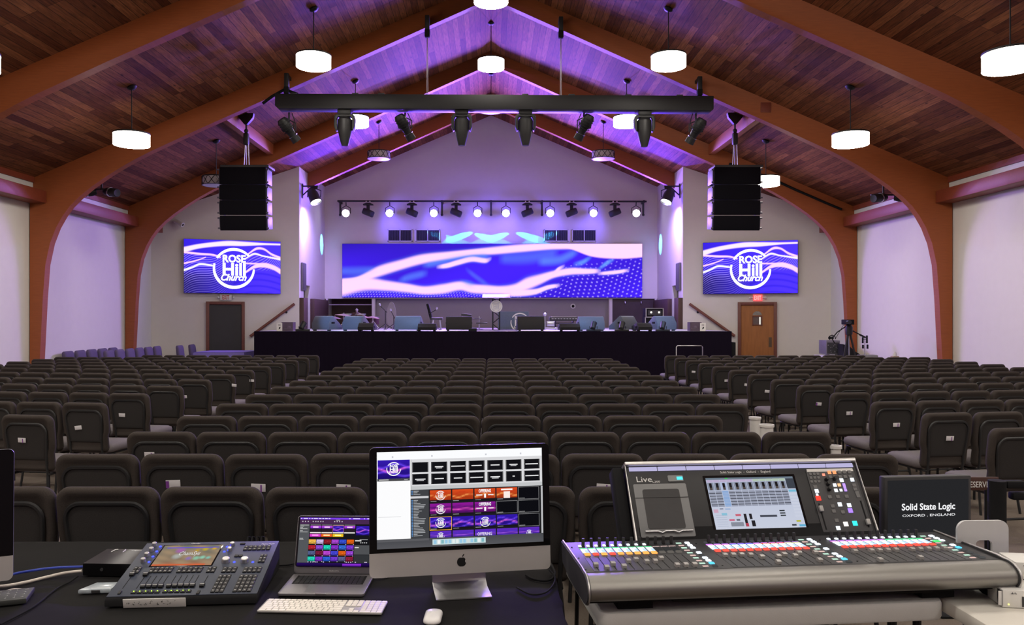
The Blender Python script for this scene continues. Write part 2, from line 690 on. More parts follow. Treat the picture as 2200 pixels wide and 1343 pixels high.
# junction plate on an arch face
x = (1645 - CX) * YA / F
z = CH + (HY - 231) * YA / F
mb = MB()
mb.box((x, YA - .006, z), (.2, .012, .2), .003)
for dx in (-.07, .07):
    for dz in (-.07, .07):
        mb.cyl((x + dx, YA - .02, z + dz), (x + dx, YA - .01, z + dz), .012)
tag(mb.build('cover_plate', pmat('rust_plate', (.2, .045, .025), .5)), 'square rust red cover plate screwed to the timber arch', 'plate')

# side valances, white strips and boards between the arches; one purlin per side
M_val = pmat('valance_wood', (.22, .042, .018), .5, var=.25, scale=4, stretch=(1, 8, 8))
n = 5
for sx in (-1, 1):
    for y0, y1 in ((7.9, 11.67), (11.88, YA - .01), (YA + .19, YB - .01), (YB + .19, 21.2)):
        n += 1
        mb = MB()
        mb.span(sx * 8.79, sx * (W - .02), y0, y1, 3.93, 4.17, .01)
        o = struct(mb.build('trim_%d' % n, M_val))
        mb = MB()
        mb.span(sx * 9.06, sx * (W - .01), y0, y1, 4.172, 4.335)
        mb.build('strip', M_whitep, o)
        mb = MB()
        mb.span(sx * 9.03, sx * (W - .01), y0, y1, 4.337, 4.45)
        mb.build('board', M_val, o)
    o = MB().span(sx * 5.43, sx * 5.58, YA + .19, YB, deck(5.5) - .24, deck(5.5) + .03, .01).build('purlin_beam', M_beam)
    o['label'] = 'short timber purlin on the %s roof slope behind the lighting truss' % ('left' if sx < 0 else 'right')
    struct(o)

# ---------------------------------------------------------------- doors, exit signs, hand rails on the slanted walls
WALLROT = math.atan2(YD1 - YD0, W - XA)


def on_wall(sx, px, off=0.):
    """Point on the slanted wall seen at pixel column px (z = 0), `off` metres in front of it."""
    t = (px - CX) / F
    m = (YD1 - YD0) / (W - XA)
    # |x| = XA + s ; y = YD1 - m s
    s = (abs(t) * YD1 - XA) / (1 + abs(t) * m)
    x, y = XA + s, YD1 - m * s
    nx, ny = -math.sin(WALLROT), -math.cos(WALLROT)
    return Vector((sx * (x + nx * off), y + ny * off, 0))


M_doorw = pmat('honey_door_wood', (.36, .13, .03), .45, var=.3, scale=3, stretch=(6, 6, .8))
M_doord = pmat('dark_door', (.028, .026, .028), .5, var=.25, scale=3)
M_red = pmat('exit_sign_red', (.5, .03, .03), .5)
for sx, x0, x1, py, mat, nm in ((-1, 443, 526, 648, M_doord, 'door_1'), (1, 1585, 1669, 649, M_doorw, 'door_2')):
    c = on_wall(sx, (x0 + x1) / 2)
    wd = (on_wall(sx, x0) - on_wall(sx, x1)).length
    zt = CH + (HY - py) * c.y / F
    e = bpy.data.objects.new(nm, None)
    COL.objects.link(e)
    e.location = c
    e.rotation_euler = (0, 0, sx * -WALLROT)
    struct(e)
    e['label'] = 'dark unlit doorway with red brown casing' if sx < 0 else 'honey coloured wooden door with a small window'
    t = .085
    mb = MB()
    mb.span(-wd / 2, -wd / 2 + t, -.07, .0, 0, zt, .008)
    mb.span(wd / 2 - t, wd / 2, -.07, .0, 0, zt, .008)
    mb.span(-wd / 2 + t, wd / 2 - t, -.07, .0, zt - t, zt, .008)
    mb.build('door_frame', M_trimwood, e)
    mb = MB()
    mb.span(-wd / 2 + t, wd / 2 - t, -.022, 0, 0, zt - t)
    mb.build('door_panel', mat, e)
    if sx > 0:
        zz = CH + (HY - 689) * c.y / F
        mb = MB()
        for q in ((-.13, -.105), (.105, .13)):
            mb.span(q[0], q[1], -.045, -.02, zz - .14, zz + .13)
            mb.span(-.13, .13, -.045, -.02, zz + q[0] + .0, zz + q[1] + .0)
        f = mb.build('window_frame', M_trimwood, e)
        MB().span(-.105, .105, -.027, -.022, zz - .12, zz + .11).build('pane', pmat('door_pane', (.16, .12, .11), .25), f)
        MB().span(.055, .085, -.030, -.027, zz - .11, zz + .10).build('light_gap', emat('lit_gap', (1, .93, .8), 1.3), f)
        mb = MB()
        mb.prism([(math.cos(R(a)) * .12, zz + .15 + math.sin(R(a)) * .11) for a in range(0, 181, 15)], -.03, -.022, 'XZ')
        f = mb.build('plaque', pmat('pewter', (.25, .23, .2), .5, var=.5, scale=25), e)
        MB().span(wd / 2 - t - .13, wd / 2 - t - .05, -.03, -.02, .85, 1.12).build('push_plate', pmat('dull_brass', (.12, .08, .05), .4, .5), e)
    # exit sign over the door
    lit = sx > 0
    px, py = (485, 639) if sx < 0 else (1628, 640)
    c = on_wall(sx, px)
    zz = CH + (HY - py) * c.y / F
    t = thing('exit_sign', ('glowing red EXIT sign above the honey wooden door' if lit else 'pale unlit EXIT sign with red letters above the dark doorway'), 'exit sign',
              (c.x, c.y, zz), 0, rot=(0, 0, sx * -WALLROT))
    MB().box((0, -.03, 0), (.24 if lit else .31, .055, .18), .008).build('housing', emat('exit_face_glow', (1, .12, .13), 1.15) if lit else M_whitep, t)
    mb = MB(Matrix.Translation((0, -.0595, 0)) @ Matrix.Rotation(R(90), 4, 'X'))
    add_text(mb, 'EXIT', -.09, -.06, .09, .06, 0, .02)
    mb.build('lettering', emat('exit_letters_glow', (1, .55, .5), 1.1) if lit else M_red, t, smooth=0)
    for q in (-1, 1):
        mb = MB()
        mb.ball((q * .2, -.06, 0), .032)
        mb.cyl((q * .12, -.03, 0), (q * .2, -.05, 0), .012)
        mb.build('emergency_lamp', M_whitep, t)

for sx, p0, p1 in ((-1, (537, 723), (632, 653)), (1, (1579, 722), (1482, 653))):
    a, b = on_wall(sx, p0[0], .09), on_wall(sx, p1[0], .09)
    a.z, b.z = CH + (HY - p0[1]) * a.y / F, CH + (HY - p1[1]) * b.y / F
    t = thing('handrail', 'red brown wooden handrail sloping up the wall beside the %s' % ('dark doorway' if sx < 0 else 'honey wooden door'), 'handrail', a)
    mb = MB()
    mb.cyl((0, 0, 0), b - a, .038, n=12)
    mb.build('rail', M_trimwood, t)
    for k in (.12, .82):
        q = (b - a) * k
        mb = MB()
        w = Vector((sx * math.sin(WALLROT), math.cos(WALLROT), 0)) * .09
        mb.tube([q, q + Vector((0, 0, -.06)), q + Vector((0, 0, -.07)) + w], .012, 6)
        mb.ball(q + Vector((0, 0, -.07)) + w * .9, .035)
        mb.build('bracket', M_black, t)

# ---------------------------------------------------------------- stage
ZS, YS = 1.33, 19.2
M_stage = pmat('stage_floor', (.42, .40, .42), .5, var=.08, scale=8)
M_skirt = pmat('stage_skirt_cloth', (.0085, .0052, .0135), .95, var=.2, scale=20, stretch=(6, 1, .4), spec=.08)
st = thing('stage', 'high platform with black skirt below the wide video wall', 'stage', (0, YS, 0))
mb = MB()
mb.prism([(-5.73, 0), (5.82, 0), (5.82, 2.9), (5.45, 3.2), (5.33, 3.42), (5.33, 6.88), (-5.33, 6.88), (-5.33, 3.42), (-5.45, 3.2), (-5.73, 2.9)], ZS - .06, ZS, 'XY')
mb.build('deck', M_stage, st)
# pleated skirt
mb = MB()
N = 360
pts = []
for i in range(N + 1):
    x = -5.74 + 11.57 * i / N
    pts.append((x, -.03 - .005 * math.sin(i * 1.9) * (.5 + .5 * math.sin(i * .37))))
mb.add([(x, y, z) for x, y in pts for z in (0, ZS - .005)], [(2 * i, 2 * i + 2, 2 * i + 3, 2 * i + 1) for i in range(N)])
mb.span(-5.74, 5.83, -.03, .0, ZS - .07, ZS + .004)
for x in (-5.745, 5.82):
    mb.span(x, x + .012, -.02, 2.75, 0, ZS - .01)
mb.build('skirt', M_skirt, st)
mb = MB()
mb.span(5.84, 5.97, .1, 1.1, 0, 1.06, .01)
tag(mb.build('stage_step', M_matte, loc=(0, YS, 0)), 'black block step at the end of the stage by the honey door', 'step')

# ---------------------------------------------------------------- main video wall
PINK, VIO, DEEP, CYAN = (.80, .46, .69), (.042, .012, .68), (.02, .007, .30), (.11, .27, .80)
BIG = [(((48, 400, 12), (150, 392, 16), (300, 332, 27), (450, 287, 25), (600, 247, 24), (800, 219, 18), (950, 199, 14), (1100, 188, 18), (1300, 170, 19), (1500, 157, 16), (1700, 150, 18)), PINK, 1.),
       (((700, 302, 6), (780, 290, 11), (850, 270, 12), (950, 246, 12), (1050, 256, 10), (1090, 240, 5)), PINK, 1.),
       (((48, 448, 42), (200, 418, 36), (350, 430, 26), (500, 447, 22), (620, 463, 20), (750, 452, 24), (870, 432, 22), (950, 450, 22), (1050, 457, 22), (1150, 461, 20), (1250, 456, 28),
         (1330, 420, 32), (1420, 388, 26), (1520, 352, 17), (1640, 331, 16), (1750, 331, 12), (1850, 328, 8)), PINK, 1.),
       (((1180, 480, 16), (1300, 480, 16), (1400, 470, 12), (1480, 442, 9), (1570, 426, 5)), PINK, 1.),
       (((1500, 360, 7), (1550, 318, 8), (1600, 290, 5)), PINK, .95),
       (((1820, 348, 5), (1950, 337, 7), (2050, 322, 5)), PINK, 1.),
       (((1400, 268, 14), (1560, 250, 18), (1640, 215, 16), (1700, 190, 10)), CYAN, .45),
       (((1650, 285, 6), (1720, 268, 8), (1790, 225, 6)), CYAN, .7),
       (((1820, 325, 5), (1880, 280, 7), (1950, 240, 6)), CYAN, .8),
       (((430, 400, 10), (520, 370, 14), (650, 340, 12)), CYAN, .35),
       (((600, 292, 10), (720, 268, 14), (860, 232, 12), (1020, 222, 14), (1090, 232, 10)), CYAN, .42),
       (((860, 400, 8), (940, 425, 14), (990, 438, 8)), CYAN, .4),
       (((900, 310, 8), (1000, 385, 10), (1080, 440, 8)), CYAN, .22),
       (((48, 330, 16), (140, 330, 18), (300, 318, 12)), CYAN, .3),
       (((1130, 245, 20), (1350, 235, 26), (1560, 200, 20)), CYAN, .28)]
BASE = [(48, 470), (250, 462), (500, 470), (640, 478), (760, 470), (900, 468), (1000, 486), (1200, 497), (1330, 470), (1480, 450), (1640, 370), (1850, 352), (2140, 245)]
TOPR = [(1500, 140), (1640, 176), (1790, 228), (1990, 242), (2140, 232)]


def big_picture(u, v):
    x, y = 48 + 2087 * u, 512 - 372 * v
    k = 1 - max(0, (300 - y) / 160) * max(0, 1 - x / 1500)
    c = mix(DEEP, VIO, k * (.75 + .25 * math.sin(x * .004 + y * .01)))
    b = poly_at(BASE, x)[0]
    if y > b or (x > 1560 and y > 238 and y > b - 95):
        k = 1.0 if x < 1300 else 1.0 + min(.75, (x - 1300) / 500)
        gx, gy = (20, 15) if x < 1300 else (36, 25)
        q = (y - b) / gy + .1
        p = x / gx + (y - b) * (.02 if x < 1300 else -.012)
        r, cc = round(q), round(p + .5 * (round(q) % 2))
        d = math.hypot((q - r) * gy, (p + .5 * (r % 2) - cc) * gx)
        c = mix(c, (.36, .26, .85), max(0, 1 - (d / (5.0 + 2.5 * (k - 1))) ** 2) * (1. if y > b else .5))
    for pts, cl, a in BIG:
        g = poly_at(pts, x)
        if g:
            w = g[1]
            w = max(2., w)
            d = abs(y - g[0])
            e = max(0., min(1., (x - pts[0][0]) / 50 + (pts[0][0] < 60), (pts[-1][0] - x) / 50 + (pts[-1][0] > 2100)))
            if cl is PINK:
                t = max(0, 1 - d / (2.0 * w + 14))
                c = mix(c, (.14, .30, .85), .75 * e * t * t)
            soft = 1.5 * w + 7 if cl is PINK else 2.2 * w + 10
            core = w * .62 if cl is PINK else 0
            t = 1 if d < core else max(0, 1 - (d - core) / (soft - core))
            c = mix(c, cl, a * e * t * t * (3 - 2 * t))
    g = poly_at(TOPR, x)
    if g:
        c = mix(c, PINK, (g[0] - y + 6) / 12)
    return c


c = at(1057.5, 581.5, YK - .12)
wv = thing('video_wall', 'wide glowing blue and pink video wall behind the stage', 'video wall', c)
wW, wH = 645 * (YK - .12) / F, 116 * (YK - .12) / F
MB().box((0, .062, 0), (wW, .11, wH), .004).build('cabinet', M_matte, wv)
picture('display', wW - .01, wH - .01, big_picture, 520, 94, 1.6, wv, True)

SIDE = [(((150, 345, 52), (400, 275, 42), (700, 225, 42), (1000, 195, 46), (1300, 195, 40), (1700, 188, 18), (2030, 186, 14)), (.82, .62, .95), .9),
        (((150, 392, 16), (450, 418, 18), (700, 432, 16), (850, 478, 14)), PINK, 1.),
        (((150, 612, 14), (350, 562, 12), (470, 520, 9), (570, 478, 6)), PINK, .95),
        (((150, 745, 20), (300, 690, 18), (450, 622, 18), (700, 645, 14)), (.8, .75, 1.), .9),
        (((1380, 400, 14), (1550, 285, 22), (1700, 292, 18), (1850, 390, 20), (2030, 460, 18)), PINK, 1.),
        (((1320, 500, 10), (1500, 392, 18), (1680, 430, 12), (2030, 492, 18)), (.85, .7, 1.), .9),
        (((1330, 770, 18), (1500, 655, 30), (1700, 615, 44), (1900, 665, 46), (2030, 740, 50)), PINK, 1.),
        (((1330, 585, 12), (1600, 592, 14), (1700, 600, 12)), PINK, .9)]


def side_picture(u, v):
    x, y = 150 + 1880 * u, 1190 - 1060 * v
    c = mix((.028, .012, .50), (.055, .025, .80), min(1, u * 1.2))
    if y > 640 and u < .62:
        c = mix(c, (.012, .009, .07), .95 * (1 - u / .62) ** .7 * min(1, (y - 640) / 200))
    if u > .5 and y > 640:
        c = mix(c, (.022, .01, .42), .6 * max(0, math.sin(y * .05 - 70 * (u - .75) ** 2)))
    fade = max(0., min(1., (.52 - u) / .14)) if u < .55 else max(0., min(1., (u - .60) / .08, (740 - y) / 60))
    if y > 420 and fade > 0:
        s = math.sin((y * (1 if u < .5 else .8) + (90 * math.sin(x * .006) + x * (.55 if u < .5 else .9))) * .14)
        c = mix(c, (.30, .22, .95), max(0, s) ** 1.5 * .7 * fade * (1 if y < 820 else max(.35, 1 - (y - 820) / 300)))
    for pts, cl, a in SIDE:
        g = poly_at(pts, x)
        if g:
            d = abs(y - g[0])
            w = g[1]
            t = max(0, min(1, 1 - (d - w * .6) / (w * .7 + 5)))
            c = mix(c, cl, a * t * t * (3 - 2 * t))
    return c


def side_screen(sx, px0, px1, py0, py1):
    a, b = on_wall(sx, px0, .14), on_wall(sx, px1, .14)
    c = (a + b) / 2
    w = (a - b).length
    zt, zb = CH + (HY - py0) * c.y / F, CH + (HY - py1) * c.y / F
    t = thing('wall_screen', 'lit blue screen with white round church emblem over the %s' % ('dark doorway' if sx < 0 else 'honey wooden door'), 'screen', (c.x, c.y, (zt + zb) / 2),
              rot=(0, 0, sx * -WALLROT), group='emblem screens beside the stage')
    h = zt - zb
    MB().box((0, .062, 0), (w, .12, h), .004).build('cabinet', M_matte, t)
    picture('display', w - .01, h - .01, side_picture, 200, 112, 1.15, t, True)
    mb = MB(Matrix.Translation((.01 * w, -.004, -.03 * h)) @ Matrix.Rotation(R(90), 4, 'X'))
    add_logo(mb, 0, 0, h * .375)
    mb.build('emblem', emat('emblem_glow', (1, 1, 1), 2.), t, smooth=0)


side_screen(-1, 395, 602, 516, 630.5)
side_screen(1, 1511, 1714, 518.5, 631)

# small fittings on the walls
for i, (x0, x1) in enumerate(((833, 886), (893, 945), (1169, 1221), (1229, 1281))):
    c = at((x0 + x1) / 2, 506, YK - .02)
    w, h = (x1 - x0) * YK / F, 26 * YK / F
    t = thing('wall_vent', '%s white framed louvre vent above the video wall' % ('leftmost', 'second from left', 'third from left', 'rightmost')[i], 'vent', c, group='louvre vents above the video wall')
    mb = MB()
    for q in (-w / 2, -.012, w / 2 - .025):
        mb.span(q, q + .025, -.02, .02, -h / 2, h / 2)
    for q in (-h / 2, h / 2 - .025):
        mb.span(-w / 2, w / 2, -.02, .02, q, q + .025)
    mb.build('frame', M_whitep, t)
    MB().span(-w / 2, w / 2, .012, .02, -h / 2, h / 2).build('backing', M_matte, t)
    mb = MB()
    k = 22
    for j in range(k):
        x = -w / 2 + .03 + (w - .06) * j / (k - 1)
        mb.box((x, .004, 0), (.016, .014, h - .04), 0, Matrix.Rotation(R(35), 3, 'Z'))
    mb.build('louvre_slats', pmat('vent_grey', (.07, .07, .08), .6), t)
for sx, px in ((-1, 659), (1, 1454)):
    t = thing('wall_speaker', 'slim dark panel speaker on the %s side wall of the stage alcove' % ('left' if sx < 0 else 'right'), 'speaker', (sx * (XA - .032), 23.0, 2.85))
    MB().box((0, 0, 0), (.06, .42, .80), .01).build('cabinet', pmat('mid_grey_box', (.16, .15, .17), .6), t)
    MB().box((-sx * .033, 0, 0), (.008, .38, .76), .002).build('grille', pmat('grey_grille', (.09, .085, .10), .8), t)
c = at(1231, 658, YK + .27)
t = thing('wall_clock', 'round white ring with black centre on the mauve back wall', 'clock', c)
rx = Matrix.Rotation(R(90), 3, 'X')
mb = MB()
mb.lathe([(.045, 0), (.085, 0), (.085, .03), (.05, .035), (.045, .02)], 28, rot=rx)
mb.build('ring', M_whitep, t)
MB().lathe([(0, .012), (.05, .012), (.05, 0)], 24, rot=rx).build('face', M_matte, t)
c = on_wall(-1, 380, .0)
c.z = CH + (HY - 477) * c.y / F
t = thing('security_camera', 'small white dome-arm security camera high on the wall above the left screen', 'camera', c, rot=(0, 0, WALLROT))
mb = MB()
mb.lathe([(0, 0), (.06, 0), (.05, .05), (0, .06)], 14, rot=rx)
mb.tube([(0, -.05, 0), (0, -.12, -.02), (.05, -.16, -.04)], .018, 8)
mb.build('mount', M_whitep, t)
mb = MB()
mb.cyl((-.04, -.12, .02), (.16, -.25, -.10), .06, .065, 14)
mb.build('barrel', M_whitep, t)
mb = MB()
mb.cyl((.16, -.25, -.10), (.165, -.253, -.103), .035, .03, 14)
mb.build('lens', M_glass, t)
# ================================================================ pendants and stage lighting
M_lit = emat('lit_shade', (1., .93, .83), 12.)
M_litb = emat('lit_diffuser', (1., .93, .83), 64.)
M_litn, M_litnb = emat('lit_shade_near', (1., .93, .83), 17.), emat('lit_diffuser_near', (1., .93, .83), 68.)
M_unlit = pmat('unlit_shade', (.5, .47, .5), .6)
RAD, HT = .295, .20


def pendant(lit, near=False):
    t = thing('pendant_lamp', 'x', 'pendant lamp', (0, 0, 0), group='drum pendant lamps')
    MB().lathe([(0, .0), (.075, .0), (.085, -.02), (.05, -.05), (0, -.055)], 16).build('canopy', M_black, t)
    MB().cyl((0, 0, -1), (0, 0, 0), .009, n=6).build('cord', M_black, t)
    mb = MB()
    mb.lathe([(RAD, -HT / 2), (RAD, HT / 2 - .002)], 28)
    sh = mb.build('shade', (M_litn if near else M_lit) if lit else M_unlit, t)
    MB().lathe([(0, -HT / 2 - .012), (RAD * .8, -HT / 2 - .008), (RAD, -HT / 2)], 28).build('diffuser', (M_litnb if near else M_litb) if lit else pmat('unlit_diffuser', (.62, .6, .66), .4), t)
    mb = MB()
    mb.lathe([(0, HT / 2 + .004), (RAD, HT / 2 + .004), (RAD + .006, HT / 2 - .014), (RAD + .006, HT / 2 + .012), (0, HT / 2 + .014)], 28)
    mb.build('top_ring', M_black, t)
    if not lit:
        mb = MB()
        n = 12
        for i in range(n):
            a0, a1, am = (2 * math.pi * (i + k) / n for k in (0, 1, .5))
            q = lambda a, z: ((RAD + .012) * math.cos(a), (RAD + .012) * math.sin(a), z)
            mb.tube([q(a0, 0), q((a0 + am) / 2, .055), q(am, HT / 2)], .007, 5)
            mb.tube([q(am, HT / 2), q((a1 + am) / 2, .055), q(a1, 0)], .007, 5)
            mb.tube([q(a0, 0), q((a0 + am) / 2, -.055), q(am, -HT / 2)], .007, 5)
            mb.tube([q(am, -HT / 2), q((a1 + am) / 2, -.055), q(a1, 0)], .007, 5)
        for z in (-HT / 2 + .005, HT / 2 - .005):
            mb.tube([((RAD + .012) * math.cos(2 * math.pi * i / 28), (RAD + .012) * math.sin(2 * math.pi * i / 28), z) for i in range(28)], .008, 5, True)
        mb.build('lattice', M_black, t)
    return t


def place_pendant(proto, x, y, z, label):
    """One mesh set for all; only canopy and cord move with the drop."""
    o = dup(proto, label, (x, y, z))
    top = deck(x) - z - .01
    for c in [k for k in COL.objects if k.parent == o]:
        if c.name.startswith('canopy'):
            c.location = (0, 0, top)
            c.rotation_euler = (0, math.copysign(math.atan(SL), x) if abs(x) > .1 else 0, 0)
        if c.name.startswith('cord'):
            c.location = (0, 0, top)
            c.scale = (1, 1, top - HT / 2)
    return o


P1, P0, P2 = pendant(True), pendant(False), pendant(True, True)
T1, T0, T2 = tree(P1), tree(P0), tree(P2)
ROWN = {21.6: 'row nearest the stage', 17.85: 'second row from the stage', 13.65: 'third row from the stage', 9.45: 'fourth row from the stage', 5.3: 'row above the mixing desk', 1.2: 'row just behind the mixing desk', -2.6: 'added unseen row at the rear'}
XN = {0: 'under the ridge', -1: 'just left of the ridge', 1: 'just right of the ridge', -2: 'by the left wall', 2: 'by the right wall'}
for y in (21.6, 17.85, 13.65, 9.45, 5.3, 1.2, -2.6):  # rearmost row is added out of view to brighten the foreground
    for k in (-2, -1, 0, 1, 2):
        if y > 21 and abs(k) == 2:
            continue
        x = {0: 0, 1: 3.06, 2: 6.2}[abs(k)] * (1 if k > 0 else -1)
        z = {0: 7.38 if y != 13.65 else 7.2, 1: 6.09, 2: 4.74}[abs(k)]
        lit = not (y > 21 or (y == 17.85 and k == -2))
        place_pendant((T2 if y < 6 else T1) if lit else T0, x, y, z, '%s drum pendant lamp %s, %s' % ('lit white' if lit else 'unlit lattice', XN[k], ROWN[y]))
for q in (P1, P0, P2):
    for c in kids(q):
        bpy.data.objects.remove(c)
    bpy.data.objects.remove(q)


def lamp(name, kind, loc, target, energy, col, size=R(60), blend=.4, radius=.08):
    L = bpy.data.lights.new(name, kind)
    L.energy = energy
    L.color = col
    if kind == 'SPOT':
        L.spot_size = size
        L.spot_blend = blend
    L.shadow_soft_size = radius
    o = bpy.data.objects.new(name, L)
    COL.objects.link(o)
    o.location = loc
    d = Vector(target) - Vector(loc)
    o.rotation_euler = d.to_track_quat('-Z', 'Y').to_euler()
    return o


# ---------------------------------------------------------------- truss in front of the third arch
YT = 15.45
c = at(1062, 223.5, YT)
tl = 934 * YT / F
ts = thing('lighting_truss', 'long black box truss hanging across the hall below the timber arch', 'truss', c, rot=(0, R(.3), 0))
th = 31 * YT / F
mb = MB()
mb.prism([(-tl / 2, th / 2), (-tl / 2, -th / 2 + .05), (-tl / 2 + .06, -th / 2), (tl / 2 - .03, -th / 2), (tl / 2, -th / 2 + .03), (tl / 2, th / 2)], -.15, .15, 'XZ', bev=.006)
mb.build('box_beam', M_black, ts)
mb = MB()
for q in (-3.9, -2.7, -2.2, .6, 1.5, 2.6, 3.6):
    mb.box((q, -.05, th / 2 + .02), (.12, .1, .03), .004)
mb.build('cable_tie', M_dark, ts)
for i, (px, py0, py1) in enumerate(((616, 158, 202), (918, 34, 80), (1205, 37, 82), (1503, 165, 206))):
    a, b = at(px, py0, YT), at(px, py1, YT)
    t = thing('chain_hoist', ('black chain hoist at the left end of the truss', 'black chain hoist left of the ridge on the timber arch', 'black chain hoist right of the ridge on the timber arch',
              'black chain hoist at the right end of the truss')[i], 'hoist', b, group='hoists lifting the lighting truss')
    h = (a - b).z
    mb = MB()
    mb.box((0, .0, h * .66), (.085, .1, h * .68), .01)
    mb.build('motor', M_black, t)
    mb = MB()
    mb.box((0, .0, h * .17), (.1, .12, h * .36), .02)
    mb.build('hook_block', M_matte, t)
    mb = MB()
    mb.span(-.04, .04, .03, YA - YT + .0, h * .8, h * .95)
    mb.build('bracket', M_black, t)
    zt = c.z + th / 2 - b.z
    if zt < -.1:
        for dx in (-.012, .012):
            MB().cyl((dx, 0, zt - .0), (dx * .5, 0, 0), .006, n=6).build('chain', M_steel, t)
mb = MB()
mb.tube([at(565, 222, YA - .03), at(585, 207, YA - .1), at(612, 192, YA - .15), at(640, 203, YT)], .03, 8)
tag(mb.build('cable', M_matte), 'thick black cable looping from the arch to the left end of the truss', 'cable')


def profile_spot(px, py0, px1, py1, label, aim):
    """Ellipsoidal spot hanging from the truss: body from the back end to the lens end."""
    a, b = at(px, py0, YT), at(px1, py1, YT)
    b.y += .22
    t = thing('profile_spotlight', label, 'spotlight', (a + b) / 2, group='profile spots under the truss')
    d = (b - a) / 2
    mb = MB()
    q = d.to_track_quat('Z', 'Y').to_matrix()
    L = d.length
    mb.lathe([(0, -L), (.085, -L), (.11, -L * .8), (.11, -L * .15), (.085, 0), (.07, L * .45), (.07, L * .55), (0, L * .55)], 18, rot=q)
    for k in range(5):
        mb.lathe([(.112, -L * .75 + k * .05), (.122, -L * .75 + k * .05), (.122, -L * .72 + k * .05), (.112, -L * .72 + k * .05)], 18, rot=q)
    mb.build('lamp_housing', M_black, t)
    mb = MB()
    mb.lathe([(.06, L * .5), (.085, L * .5), (.095, L), (.08, L), (0, L * .97)], 18, rot=q)
    mb.build('lens_tube', M_black, t)
    mb = MB()
    mb.lathe([(.085, L * .48), (.1, L * .5), (.085, L * .55)], 18, rot=q)
    mb.build('ring', M_steel, t)
    top = c.z - th / 2 - t.location.z
    mb = MB()
    s = 1 if px1 > px else -1
    mb.tube([(-.13, 0, -.02), (-.13, 0, .14), (0, 0, .2), (.13, 0, .14), (.13, 0, -.02)], .012, 6)
    mb.cyl((0, 0, .19), (0, 0, top), .018, n=8)
    mb.tube([(.05 * s, .02, top), (.1 * s, .02, top * .6), (.09 * s, 0, .06), (-.02 * s, 0, -.05)], .009, 6)
    mb.build('yoke', M_black, t)
    lamp('profile_beam', 'SPOT', b + d.normalized() * .03, (aim, 19.85, ZS + .25), 1500, (.13, .38, 1.), R(13), .5, .05)


for i, (a, b) in enumerate((((604, 256), (632, 298)), ((856, 248), (882, 294)), ((1268, 248), (1244, 294)), ((1510, 256), (1486, 302)))):
    profile_spot(a[0], a[1], b[0], b[1], '%s black profile spot under the truss' % ('leftmost', 'inner left', 'inner right', 'rightmost')[i], (-3.75, -2.15, 2.5, 4.25)[i])


def mover(px):
    t = thing('moving_head_lamp', 'x', 'stage light', (px, 0, 0), group='moving heads under the truss')
    mb = MB()
    mb.box((0, 0, -.06), (.26, .2, .1), .02)
    mb.build('base', M_black, t)
    for q in (-.06, .06):
        mb = MB()
        mb.box((q, -.08, .015), (.035, .05, .05), .008)
        mb.ball((q, -.1, .02), .014, 8)
        mb.build('clamp', M_steel, t)
    mb = MB()
    mb.prism([(-.17, -.1), (.17, -.1), (.20, -.16), (.2, -.34), (.17, -.42), (.145, -.40), (.15, -.2), (.12, -.15), (-.12, -.15), (-.15, -.2), (-.145, -.40), (-.17, -.42), (-.2, -.34), (-.2, -.16)], -.08, .08, 'XZ', bev=.008)
    mb.build('yoke', M_black, t)
    mb = MB()
    mb.lathe([(0, -.152), (.10, -.155), (.142, -.20), (.144, -.38), (.115, -.52), (.08, -.65), (.065, -.70), (0, -.70)], 22)
    mb.build('head', M_blackp, t)
    for q in (-1, 1):
        MB().ball((q * .185, -.03, -.14), .018, 8).build('knob', M_steel, t)
    return t


mv = mover(0)
mt = tree(mv)
for i, (px, py) in enumerate(((741, 236), (992, 236), (1129, 236), (1384, 238))):
    p = at(px, py, YT)
    lab = '%s black moving head hanging under the truss' % ('leftmost', 'second from left', 'third from left', 'rightmost')[i]
    if i == 0:
        mv.location = p
        mv['label'] = lab
    else:
        dup(mt, lab, p)

